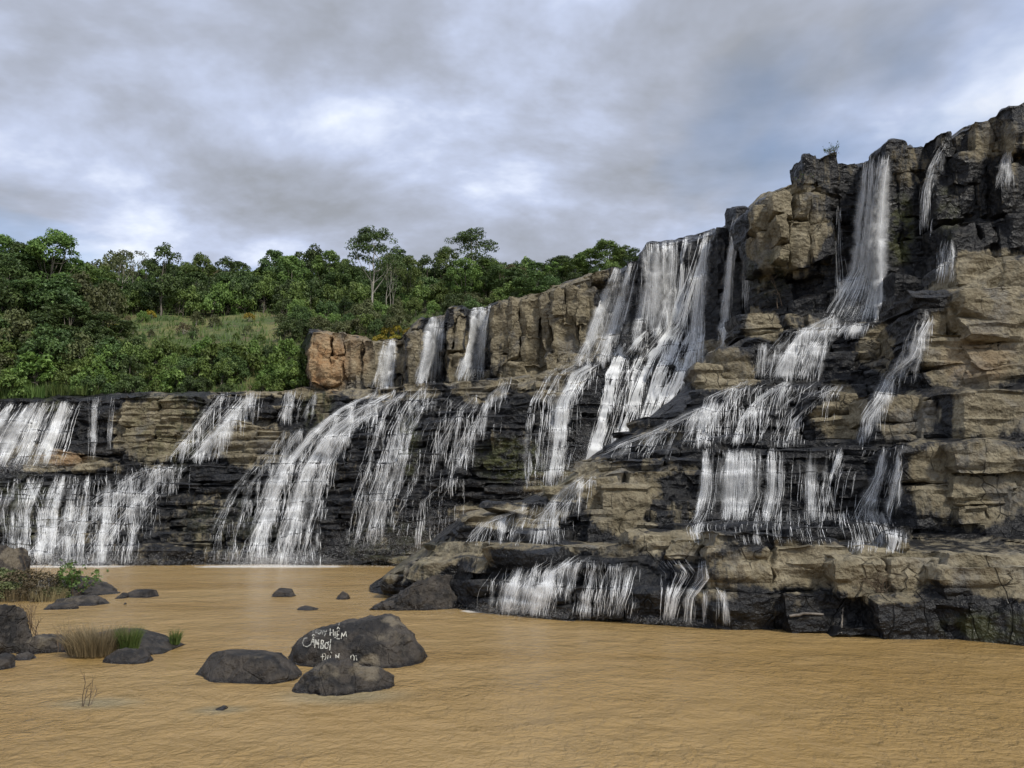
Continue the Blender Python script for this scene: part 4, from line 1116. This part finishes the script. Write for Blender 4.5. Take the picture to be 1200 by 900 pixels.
def plant(key, px, base, top, wpx=None, label=None, Y=None, zone=None):
    """stand one on the hill: foot at pixel (px, base), tip at py = top"""
    lab, cat, protos = BIG[key]
    if Y is None:
        Y, _ = cast([H.tree], px, base)
        if Y is None: return None
    p = P(px, base, Y); tip = P(px, top, Y)
    hh = tip[2] - p[2]
    pr = tr_rnd.choice(protos)
    sc = hh / pr['proto_h'] * tr_rnd.uniform(0.97, 1.03)
    sx = 1.0
    if wpx:
        dims = [c for c in pr.children if c.name.startswith(('crown', 'foliage'))][0].data
        if 'w' not in dims: 
            co = np.empty(len(dims.vertices) * 3, np.float32); dims.vertices.foreach_get('co', co); dims['w'] = float(np.ptp(co.reshape(-1, 3)[:, 0]))
        sx = max(0.6, min(1.9, (wpx * Y / F_PX) / (dims['w'] * sc)))
    base_name = pr.name.split('.')[0]
    grp = None
    if not label:
        if zone is None:
            zone = ('on the bank above the reed grass' if px < 125 else 'behind the grass clearing' if px < 400 else 'by the umbrella trees' if px < 590 else 'on top of the long tan cliff face')
            zone = ('far back ' if Y > 116 else '') + zone
        lo, hi = (3.0, 4.4) if cat == 'bush' else (6.5, 8.5)
        label = ('low ' if hh < lo else 'big ' if hh > hi else '') + lab + ' ' + zone
        grp = 'plants: ' + label
    return plant_copy(pr, p, sc, tr_rnd.uniform(0, 6.28), base_name, label, cat, grp, sx)


# trees one can pick out along the crest
for key, px, base, top, w, lab in [
    ('mid', 58, 352, 270, 68, 'big round leafy tree standing highest on the bank above the reed grass'),
    ('dark', 20, 350, 284, 50, None), ('mid', -8, 345, 276, 56, None), ('dark', 2, 372, 300, 60, None), ('mid', 95, 362, 308, 50, None), ('mid', 118, 364, 310, 36, None),
    ('sparse', 141, 364, 296, 40, None), ('sparse', 158, 362, 292, 34, None), ('light', 168, 362, 306, 24, None),
    ('dark', 188, 370, 290, 46, 'lone tall blackish green tree with pale trunk rising from the grass clearing'),
    ('mid', 214, 362, 306, 36, None), ('mid', 234, 360, 297, 36, None), ('dark', 262, 358, 302, 44, None), ('brown', 257, 360, 316, 32, None), ('light', 288, 362, 318, 26, None), ('light', 303, 361, 316, 26, None),
    ('dark', 280, 352, 308, 40, None), ('dark', 318, 360, 291, 44, None), ('mid', 340, 362, 300, 40, None), ('dark', 362, 360, 287, 48, None), ('mid', 384, 360, 292, 42, None), ('mid', 403, 362, 302, 30, None),
    ('umbrella', 436, 372, 270, 84, 'tall umbrella crowned tree with bare pale trunk above the orange rock'), ('dark', 462, 360, 290, 44, None), ('sparse', 456, 366, 300, 30, None), ('mid', 480, 366, 299, 30, None), ('dark', 500, 358, 302, 40, None),
    ('mid', 522, 352, 290, 40, None), ('umbrella', 552, 356, 268, 78, 'airy umbrella crowned tree above the widest chute'), ('mid', 545, 362, 305, 50, None), ('mid', 572, 350, 303, 46, None), ('brown', 598, 348, 308, 40, None), ('dark', 606, 345, 309, 36, None),
    ('dark', 628, 340, 308, 40, None), ('dark', 655, 336, 300, 44, None), ('dark', 672, 330, 298, 36, None), ('mid', 692, 330, 290, 40, None), ('light', 650, 340, 308, 24, None),
    ('mid', 712, 326, 281, 48, 'bright rounded tree on top of the cliff beside the great curtain fall'), ('mid', 730, 322, 288, 34, None), ('dark', 744, 320, 292, 30, None), ('mid', 675, 335, 305, 36, None)]:
    plant(key, px, base, top, w, lab)
# second row filling the skyline
for px in np.arange(-70, 640, 17):
    x = px + tr_rnd.uniform(-6, 6)
    line = np.interp(x, [-70, 100, 130, 300, 420, 560, 640], [285, 312, 318, 312, 308, 310, 318])
    plant(tr_rnd.choice(['dark', 'dark', 'mid']), x, line + 42, line + tr_rnd.uniform(-5, 12), 56)
for row, (Yr, drop_px, keys) in enumerate([(118, 14, ['bush_dark', 'bush_mid']), (124, 8, ['bush_dark', 'dark']), (131, 4, ['bush_dark', 'dark', 'mid'])]):
    for px in np.arange(-70, 650, 20):
        x = px + tr_rnd.uniform(-8, 8); Y = Yr + tr_rnd.uniform(-2, 2)
        line = np.interp(x, [-70, 100, 130, 300, 420, 560, 650], [285, 312, 320, 314, 310, 310, 318])
        X = P(x, 400, Y)[0]
        hit = H.tree.ray_cast(Vector((X, Y, 200)), Vector((0, 0, -1)))
        if hit[0] is None: continue
        base = float(to_px(np.array(hit[0]))[1])
        plant(tr_rnd.choice(keys), x, base, line + drop_px + tr_rnd.uniform(-5, 7), 46, Y=Y)
# bushes covering the slope
def scatter(n, xr, yr, keys, hr, seed, minsep=11, zone=None):
    rnd = random.Random(seed); got = []
    tries = 0
    while len(got) < n and tries < n * 40:
        tries += 1
        x, y = rnd.uniform(*xr), rnd.uniform(*yr)
        if any((x - a) ** 2 + ((y - b) * 1.3) ** 2 < minsep ** 2 for a, b in got): continue
        got.append((x, y))
        hh = rnd.uniform(*hr)
        plant(rnd.choice(keys), x, y, y - hh, hh * rnd.uniform(1.05, 1.5), zone=zone)
scatter(40, (-60, 130), (345, 440), ['bush_dark', 'bush_dark', 'bush_mid', 'dark', 'mid', 'bush_olive'], (34, 58), 1, 15, 'high on the bank above the wide white fall')
scatter(26, (-60, 135), (430, 474), ['bush_dark', 'bush_mid', 'bush_mid', 'bush_light', 'bush_olive'], (22, 42), 2, 14, 'at the foot of the bank by the reed grass')
scatter(44, (125, 362), (424, 472), ['bush_dark', 'bush_mid', 'bush_dark', 'bush_mid', 'bush_light', 'bush_light'], (20, 36), 3, 13, 'on the slope between reed grass and orange rock')
scatter(26, (120, 360), (392, 420), ['bush_mid', 'bush_olive', 'bush_dark', 'bush_light'], (7, 13), 4, 12, 'just below the grass clearing')
scatter(15, (125, 480), (372, 394), ['bush_olive', 'bush_olive', 'bush_brown', 'bush_mid', 'bush_yellow'], (8, 16), 5, 10, 'in the grass clearing')
scatter(30, (330, 470), (368, 402), ['bush_mid', 'bush_olive', 'bush_dark', 'bush_olive'], (16, 30), 6, 12, 'above the orange rock')
scatter(14, (400, 480), (388, 408), ['bush_yellow', 'bush_mid', 'bush_yellow', 'bush_olive'], (10, 20), 7, 9, 'between orange rock and narrowest chute')
scatter(40, (470, 640), (335, 376), ['bush_mid', 'bush_mid', 'bush_dark', 'bush_olive'], (20, 36), 8, 11, 'above the middle and widest chutes')
scatter(22, (600, 735), (318, 352), ['bush_mid', 'bush_dark', 'bush_dark'], (18, 30), 9, 11, 'on top of the long tan cliff face')
print('trees', time.time() - T0)


# grass and ground cover on the hillside
def undergrowth():
    rs = np.random.default_rng(4); S = []; n = 0; tints = []
    for _ in range(9000):
        px, py = rs.uniform(-70, 745), rs.uniform(318, 482)
        Y, _n = cast([H.tree], px, py)
        if Y is None or Y > 135: continue
        p = P(px, py, Y)
        for b in range(3):
            a = rs.uniform(0, 6.28); hh = rs.uniform(0.35, 1.1); w = rs.uniform(0.05, 0.12)
            q = p + np.array([rs.normal() * .3, rs.normal() * .3, -0.1]); d = np.array([math.cos(a), math.sin(a), 0])
            tip = q + np.array([rs.normal() * .25, rs.normal() * .25, hh])
            S.append((q - d * w, q + d * w, tip)); tints += [rs.random()] * 3
    V = np.array(S).reshape(-1, 3)
    link('undergrowth', mesh_from('undergrowth', V, np.arange(len(V)).reshape(-1, 3), M['grass_green'], {'tint': np.array(tints)}, smooth=False), kind='stuff', label='grass and low ground cover over the hillside')


undergrowth()


# ------------------------------------------------------------------ grass tufts, twigs
def blades(p, n, spread, h, w, rs, lean=0.35, sx=1.0):
    """curved blades rising from around p: vertices, faces, tint"""
    Vs, Fs, T = [], [], []
    for i in range(n):
        a = rs.uniform(0, 6.28); r = spread * math.sqrt(rs.random())
        b = np.array([math.cos(a) * r * sx, math.sin(a) * r, 0])
        out = np.array([math.cos(a) * sx, math.sin(a), 0]) * lean * rs.uniform(0.2, 1.3) * h + np.array([rs.normal(), rs.normal(), 0]) * 0.08 * h
        hh = h * rs.uniform(0.55, 1.1); th = rs.uniform(0, 6.28); d = np.array([math.cos(th), math.sin(th), 0]) * w
        k0 = 5 * i
        q1 = b + out * 0.3 + np.array([0, 0, hh * 0.55]); q2 = b + out + np.array([0, 0, hh])
        Vs += [b - d, b + d, q1 + d * .8, q1 - d * .8, q2]; Fs += [(k0, k0 + 1, k0 + 2), (k0, k0 + 2, k0 + 3), (k0 + 3, k0 + 2, k0 + 4)]; T += [rs.random()] * 5
    return np.array(Vs) + p, np.array(Fs), np.array(T)


def tuft(name, label, p, n, spread, h, w, mat, seed, cat='grass', group=None, sx=1.0, lean=0.35):
    V, F, T = blades(np.zeros(3), n, spread, h, w, np.random.default_rng(seed), lean, sx)
    return link(name, mesh_from(name, V, F, mat, {'tint': T}, smooth=False), label=label, cat=cat, group=group, loc=tuple(p))


def twigs(S, p, d, L, r, depth, rnd):
    d = d / np.linalg.norm(d)
    pts = [p]; q = p.copy(); dd = d.copy()
    for k in range(4):
        dd = dd + np.array([rnd.gauss(0, .12), rnd.gauss(0, .12), rnd.gauss(0.03, .08)]); dd /= np.linalg.norm(dd)
        q = q + dd * L / 4; pts.append(q)
    S.add(*tube(np.array(pts), np.linspace(r, r * 0.45, 5), 4))
    if depth > 0:
        for k in range(rnd.randint(2, 3)):
            b = pts[rnd.randint(2, 4)]
            nd = dd + np.array([rnd.gauss(0, .5), rnd.gauss(0, .5), rnd.gauss(0.1, .35)])
            twigs(S, b, nd, L * rnd.uniform(0.5, 0.8), r * 0.5, depth - 1, rnd)


def twig_shrub(label, p, n, L, r, depth, seed, name='bare_shrub', cat='shrub', spread=0.5, leaves=0, leaf_mat=None, leaf=.05, up=1.0):
    rnd = random.Random(seed); S = Soup()
    root = bpy.data.objects.new(name, None); COL.objects.link(root); root.location = tuple(p)
    for i in range(n):
        d = np.array([rnd.gauss(0, spread), rnd.gauss(0, spread), up])
        twigs(S, np.array([rnd.gauss(0, .06) * n ** .5 * L, rnd.gauss(0, .06) * n ** .5 * L, -0.05]), d, L * rnd.uniform(0.6, 1.1), r, depth, rnd)
    link('stem', S.mesh('stem', M['twig']), root)
    if leaves:
        pts = np.concatenate(S.V); rs = np.random.default_rng(seed)
        c = pts[rs.choice(len(pts), leaves)]
        blobs = [(tuple(q), (leaf * 1.5,) * 3) for q in c]
        V, F, T = leaf_cloud(blobs, leaves * 3, leaf, rnd)
        link('foliage', mesh_from('foliage', V, F, leaf_mat, {'tint': T}, smooth=False), root)
    return tag(root, label, cat)


# ------------------------------------------------------------------ boulders in the pool
BPALE = [(466, 728, 20, 8, .75), (462, 748, 26, 14, .45), (432, 784, 16, 16, .85), (385, 785, 26, 14, .5), (505, 684, 14, 8, .35), (290, 768, 30, 5, .35), (150, 745, 40, 8, .3), (100, 690, 30, 12, .3), (52, 750, 20, 8, .5), (12, 655, 16, 14, .8), (195, 760, 24, 10, .1), (92, 702, 40, 5, .4)]  # paler tan patches of the boulders: centre, radii, amount
BOULDERS = {}


def boulder(label, sil, front, depth, seed, ridge=0.5, amp=0.12, power=0.55, facets=8, name='boulder', group=None, steep=1.0):
    """rock whose outline runs through the given photograph pixels, with its near waterline at py = front and the given depth in metres"""
    sil = np.array(sil, float); xc = sil[:, 0].mean()
    Yf = water_at(xc, front)[1]; Yc = Yf + depth * ridge
    W = Pv(sil[:, 0], sil[:, 1], np.full(len(sil), Yc)); W[0, 2] = W[-1, 2] = -0.12
    nx, nt = 96, 54
    X = np.linspace(W[0, 0], W[-1, 0], nx); Zt = np.interp(X, W[:, 0], W[:, 2])
    Zt[0] = Zt[-1] = -0.12
    f = np.linspace(-1, 1, nx); prof = np.clip(1 - np.abs(f) ** 2.6, 0.0, 1) ** 0.5
    th = np.linspace(-0.25, math.pi + 0.25, nt)
    cc, ss = np.cos(th), np.sin(th)
    yy = np.sign(cc) * np.abs(cc) ** 0.8
    fr, bk = depth * ridge, depth * (1 - ridge)
    y = Yc - np.where(yy > 0, fr, bk)[None, :] * yy[None, :] * prof[:, None]
    sz = np.sign(ss) * np.abs(ss) ** power
    z = np.where(sz[None, :] > 0, np.where(Zt[:, None] > 0.03, Zt[:, None] * sz[None, :], -0.10), 0.6 * sz[None, :] - 0.02 + np.minimum(Zt, 0.0)[:, None])
    V = np.stack([np.repeat(X[:, None], nt, 1), y, z], -1).reshape(-1, 3)
    rnd = random.Random(seed)
    ctr = np.array([X.mean(), Yc, 0.0]); half = np.array([np.ptp(X) / 2, depth / 2, max(Zt.max(), .05)])
    for _ in range(facets):
        a = np.array([rnd.gauss(0, 1), rnd.gauss(-0.9, .6), abs(rnd.gauss(0.3, .4)) + 0.2]) / half; a /= np.linalg.norm(a)
        pr = (V - ctr) @ a; lim = np.quantile(pr, rnd.uniform(0.70, 0.92))
        V = V - np.maximum(0, pr - lim)[:, None] * a * 0.9 * sstep(-0.1, 0.15, V[:, 2])[:, None]
    sc = min(half[2], 1.0)
    nd = V - ctr; nd[:, 2] *= 1.5; nd /= np.linalg.norm(nd, axis=1, keepdims=True) + 1e-6
    V = V + nd * (amp * sc * (1.2 * fbm(V * 1.1 + seed, 2) + 1.1 * fbm(V * 3.2 + seed, 2) + 0.55 * fbm(V * 9.0 + seed, 3)))[:, None] * sstep(-0.2, 0.25, V[:, 2] + 0.15)[:, None]
    F = grid_faces(nx, nt)
    px, py = to_px(V); wob = fbm(V * 2.2, 3) * 9
    o = link(name, mesh_from(name, V, F, M['boulder'], {'dry': patch(BPALE, px + wob, py - wob * .7, .9)}, sharp=35), label=label, cat='boulder' if name == 'boulder' else 'rock', group=group)
    BOULDERS[label] = (o, BVHTree.FromPolygons(V.tolist(), F.tolist()))
    return o


L_TEXT = 'biggest dark boulder with white hand painted warning words'
boulder(L_TEXT, [(328, 786), (332, 770), (348, 750), (364, 739), (379, 730), (383, 717), (396, 712), (411, 716), (428, 715), (446, 717), (462, 723), (476, 739), (488, 754), (497, 764), (500, 776), (501, 786)], 787, 3.0, 3, ridge=0.55, power=0.6, facets=8, amp=.055)
boulder('rounded brown boulder in front of the painted boulder', [(344, 818), (346, 806), (354, 798), (372, 783), (391, 771), (400, 766), (408, 773), (419, 769), (430, 771), (440, 769), (449, 781), (456, 795), (459, 806), (459, 818)], 819, 1.9, 8, ridge=0.6, facets=5)
boulder('low flat topped dark boulder beside the painted boulder', [(215, 803), (217, 795), (226, 783), (239, 767), (262, 762), (300, 763), (324, 766), (344, 781), (352, 789), (353, 800)], 804, 1.9, 12, ridge=0.55, amp=.05, facets=3)
boulder('pointed dark boulder leaning at the foot of the rock terraces', [(432, 716), (460, 701), (480, 689), (498, 677), (512, 673), (528, 675), (535, 690), (539, 715)], 716, 2.6, 15, ridge=0.5, facets=5)
boulder('small round dark rock alone in the middle of the pool', [(317, 700), (322, 693), (330, 687), (338, 687), (347, 700)], 700, 0.9, 18, amp=.05, name='rock')
boulder('tiny dark rock in the pool near the pointed boulder', [(391, 704), (396, 697), (401, 693), (407, 696), (412, 703)], 703, 0.7, 19, name='rock')
boulder('thin low dark rock with a tail barely above the water', [(344, 716), (350, 712), (357, 709), (363, 711), (370, 713), (379, 715)], 716, 0.7, 20, name='rock')
boulder('long dark slab shaped rock off the tip of the rocky islet', [(146, 701), (149, 695), (158, 691), (170, 688), (184, 688), (186, 700)], 701, 1.2, 21, amp=.05, name='rock')
boulder('small dark rock next to the slab shaped rock', [(134, 703), (140, 696), (146, 693), (148, 702)], 702, 0.8, 22, name='rock')
boulder('broad sloping rock of the grassy islet', [(-40, 708), (-10, 694), (30, 686), (62, 678), (88, 670), (100, 672), (112, 681), (128, 689), (138, 697), (140, 704)], 705, 5.0, 23, ridge=.5, name='islet_rock')
boulder('flat low dark rock at the front of the grassy islet', [(40, 713), (62, 703), (85, 700), (105, 698), (122, 703), (127, 710)], 711, 1.6, 24, name='islet_rock')
boulder('small flat rock ending in the water before the islet', [(40, 715), (52, 708), (75, 706), (88, 709), (91, 715)], 715, 0.8, 27, name='islet_rock')
boulder('blocky grey brown rock rising behind the grassy islet', [(-60, 690), (-50, 650), (-20, 640), (4, 642), (12, 652), (18, 668), (24, 690)], 692, 4.0, 25, ridge=.4, name='islet_rock', facets=14, power=.3)
boulder('upright dark grey rock by the bare shrub', [(-46, 770), (-40, 730), (-20, 712), (2, 708), (16, 711), (22, 728), (25, 750), (23, 770)], 771, 1.9, 26, ridge=.5, name='boulder', facets=7)
boulder('brown low rock under the twiggy stems', [(10, 768), (24, 752), (40, 743), (56, 741), (68, 748), (80, 760), (84, 768)], 769, 1.6, 28, name='boulder')
boulder('sloping dark mound with dry grass on its back', [(72, 769), (90, 752), (112, 742), (132, 738), (156, 738), (178, 745), (200, 757), (224, 769)], 769, 2.3, 29, ridge=.55, amp=.04, name='boulder', facets=2)
boulder('small humped dark rock before the dry grass mound', [(118, 779), (126, 769), (138, 763), (150, 762), (164, 762), (172, 768), (177, 778)], 779, 0.8, 30, name='boulder')
boulder('little dark rock beside the upright grey rock', [(8, 775), (18, 767), (28, 764), (38, 769), (43, 775)], 775, 0.6, 31, name='rock')
boulder('dark rounded rock half cut at the bank below the upright rock', [(-30, 788), (-18, 770), (-4, 766), (6, 770), (11, 778), (13, 788)], 788, 0.9, 32, name='rock')
boulder('nearly drowned rock tip in pale shallow water', [(244, 834), (252, 829), (259, 826), (265, 830), (270, 834)], 834, 0.35, 33, name='rock', amp=.03)
boulder('dark speck of rock breaking the water near the slab shaped rock', [(142, 709), (146, 706), (150, 709)], 709, 0.3, 34, name='rock', amp=.03)

# painted words on the biggest boulder; strokes in tenths of a pixel from (340, 705)
WORDS = {
    'faded': [[(265, 370), (278, 290), (305, 375), (320, 300)], [(352, 330), (332, 335), (324, 368), (344, 386), (356, 366), (342, 362)], [(364, 335), (360, 374), (377, 382), (388, 336)], [(396, 335), (410, 365)], [(430, 325), (398, 415)]],
    'hiem': [[(470, 315), (468, 400)], [(505, 325), (508, 405)], [(470, 365), (506, 365)], [(527, 350), (526, 428)], [(578, 345), (551, 346), (549, 436), (582, 436)], [(549, 390), (573, 388)], [(549, 322), (563, 298), (580, 322)], [(563, 250), (572, 236), (580, 248), (572, 264), (571, 276)], [(598, 436), (606, 365), (626, 408), (652, 350), (663, 440)]],
    'camboi': [[(205, 425), (166, 430), (145, 480), (160, 520), (200, 529), (236, 505)], [(237, 510), (275, 412), (283, 520)], [(252, 474), (282, 470)], [(256, 402), (274, 384), (292, 400)], [(288, 545), (300, 442), (316, 504), (336, 440), (332, 545)], [(366, 450), (358, 552)], [(366, 450), (392, 458), (386, 490), (362, 496), (390, 512), (385, 546), (358, 553)],
               [(420, 480), (405, 518), (412, 550), (435, 546), (448, 502), (437, 480), (420, 480)], [(440, 484), (454, 468)], [(476, 440), (463, 572)]],
    'dung': [[(380, 600), (378, 695)], [(380, 600), (414, 614), (419, 658), (402, 688), (378, 697)], [(356, 645), (402, 644)], [(445, 628), (438, 672), (455, 690), (470, 670), (474, 628)], [(474, 590), (492, 604)], [(534, 620), (538, 662)], [(538, 625), (566, 660), (574, 604)], [(706, 694), (712, 640), (734, 620), (752, 648), (748, 690)], [(772, 630), (782, 690)]]}


def painted_words():
    o, tree = BOULDERS[L_TEXT]
    for key, strokes in WORDS.items():
        S = Soup()
        for st in strokes:
            st = np.array(st, float) / 10 + np.array([340, 705])
            seg = np.concatenate([[0], np.cumsum(np.linalg.norm(np.diff(st, axis=0), axis=1))])
            q = np.linspace(0, seg[-1], max(3, int(seg[-1] / 0.5)))
            x, y = np.interp(q, seg, st[:, 0]), np.interp(q, seg, st[:, 1])
            dx, dy = np.gradient(x), np.gradient(y); l = np.hypot(dx, dy) + 1e-6
            rows = []
            for xi, yi, a, b in zip(x, y, -dy / l, dx / l):
                r = []
                for sgn in (-1, 1):
                    Y, _ = cast([tree], xi + sgn * a * .55, yi + sgn * b * .55)
                    if Y is None: break
                    r.append(P(xi + sgn * a * .55, yi + sgn * b * .55, Y - 0.035))
                if len(r) == 2: rows.append(r)
            if len(rows) < 2: continue
            V = np.array(rows).reshape(-1, 3); i = np.arange(len(rows) - 1) * 2
            S.add(V, np.stack([i, i + 1, i + 3, i + 2], 1))
        if S.n: link('lettering', S.mesh('lettering', M['paint_faded' if key == 'faded' else 'paint'], smooth=False), o)


painted_words()


def on(label, px, py, dz=0.0):
    """a point on a built boulder at that pixel, else on the water"""
    h, _ = cast([BOULDERS[label][1]], px, py)
    p = P(px, py, h) if h is not None else water_at(px, py)
    p[2] += dz
    return p


mound = 'sloping dark mound with dry grass on its back'
tuft('dry_grass', 'straw coloured dry grass heap on the sloping mound', on(mound, 114, 766), 1900, 0.62, 0.78, 0.006, M['grass_dry'], 1, sx=1.25, lean=0.5)
tuft('green_grass', 'bright green grass tuft between dry grass and bare mound', on(mound, 150, 762), 600, 0.26, 0.66, 0.007, M['grass_green'], 2)
tuft('green_grass', 'little separate green grass tuft at the back of the mound', on(mound, 200, 757) + np.array([0, 0.3, 0]), 220, 0.13, 0.46, 0.007, M['grass_green'], 3)
islet = 'broad sloping rock of the grassy islet'
twig_shrub('leafy green shrub on top of the grassy islet', on(islet, 82, 696), 12, 1.3, .02, 1, 4, name='green_shrub', leaves=260, leaf_mat=M['grass_green'], leaf=.09, spread=.45)
for i, (x, y, h, key) in enumerate([(-12, 704, 1.3, 'bush_brown'), (14, 706, 1.2, 'bush_olive'), (40, 707, 1.1, 'bush_brown'), (28, 696, 1.3, 'bush_brown'), (62, 704, .9, 'bush_olive'), (0, 694, 1.4, 'bush_olive'), (48, 697, 1.2, 'bush_brown'), (8, 708, 1.0, 'bush_brown')]):
    pr = BIG[key][2][0]
    plant_copy(pr, on(islet, x, y, -0.1), h / pr['proto_h'], i * 1.1, 'dry_scrub', ('withered brown' if key == 'bush_brown' else 'grey olive') + ' dry scrub clump covering the grassy islet', 'scrub', key.replace('bush_', '') + ' scrub clumps on the islet', 1.15)
for i, (x, y, r, h) in enumerate([(20, 706, .9, .8), (55, 706, .7, .7), (-15, 706, .9, .9)]):
    tuft('dry_grass', 'dry straw grass among the scrub of the islet', on(islet, x, y), 500, r, h, 0.010, M['grass_dry'], 20 + i, group='dry grass on the islet')
low = 'brown low rock under the twiggy stems'
twig_shrub('bare reddish brown shrub with fanned stems by the upright grey rock', on(low, 34, 746), 13, 0.95, .016, 2, 6, spread=.5)
twig_shrub('few thin bare stems rising between low rock and dry grass', on(low, 74, 762), 6, 0.7, .012, 1, 7, spread=.2)
twig_shrub('lone bare twigs standing in shallow water', water_at(98, 828), 4, 0.55, .012, 1, 8, spread=.16, name='bare_twigs')
twig_shrub('thin twigs behind the scrub by the blocky rock', on(islet, 28, 690), 6, 1.5, .014, 1, 9, spread=.4)


def on_cliff(tree, px, py):
    h, _ = cast([tree], px, py)
    return P(px, py, h if h is not None else 57.5)


twig_shrub('bare twiggy bush growing on the long tan ledge', on_cliff(C.tree, 1031, 692), 26, 0.62, .011, 2, 10, spread=.55)
twig_shrub('wispy leafless bush on the highest rock beside the tall plume', on_cliff(D.tree, 974, 181), 16, 0.55, .014, 2, 11, spread=.7, leaves=160, leaf_mat=M['leaf_dark'], leaf=.045)
twig_shrub('tiny wispy bush on the big pale rock', on_cliff(D.tree, 940, 214), 6, 0.9, .02, 1, 12, spread=.5, leaves=60, leaf_mat=M['leaf_dark'], leaf=.045)
twig_shrub('pale dead sapling clinging below the big pale rock', on_cliff(D.tree, 912, 362), 2, 2.4, .035, 1, 13, spread=.12, name='dead_sapling')
A_top = [A.tree]
for i, (x, y, r, h) in enumerate([(30, 474, 2.0, 1.5), (50, 472, 1.8, 1.7), (75, 468, 1.8, 1.6), (98, 466, 1.8, 1.3), (12, 474, 1.8, 1.7)]):
    p = P(x, y - 1, 81.5); tuft('tall_grass', 'band of tall green reed grass behind the wide white fall', p, 380, r, h, 0.05, M['grass_green'], 40 + i, group='reed grass behind the wide white fall')
tuft('green_grass', 'mossy green grass hump parting the wide white fall', on_cliff(A.tree, 54, 484), 300, 0.7, 0.9, 0.04, M['leaf_olive'], 60, lean=.5)


def driftwood(label, pts, r, seed):
    rnd = random.Random(seed); W = []
    for px, py in pts:
        h, _ = cast([C.tree], px, py); W.append(P(px, py, (h or 27) - r * 0.9))
    W = np.array(W); tt = np.linspace(0, 1, 14); pp = np.stack([np.interp(tt, np.linspace(0, 1, len(W)), W[:, q]) for q in range(3)], 1)
    pp += np.array([[rnd.gauss(0, r * .15) for _ in range(3)] for _ in tt])
    V, F = tube(pp, r * np.array([rnd.uniform(.75, 1.1) for _ in tt]) * np.linspace(1, .7, 14), 9)
    return link('driftwood', mesh_from('driftwood', V, F, M['wood'], sharp=50), label=label, cat='log')


driftwood('grey driftwood pole resting on the lowest dark ledge', [(925, 722), (945, 719), (965, 720)], .05, 1)
driftwood('thin driftwood stick hanging over the lowest ledge into the pool', [(988, 712), (987, 726), (986, 742)], .035, 2)


print('script', time.time() - T0)
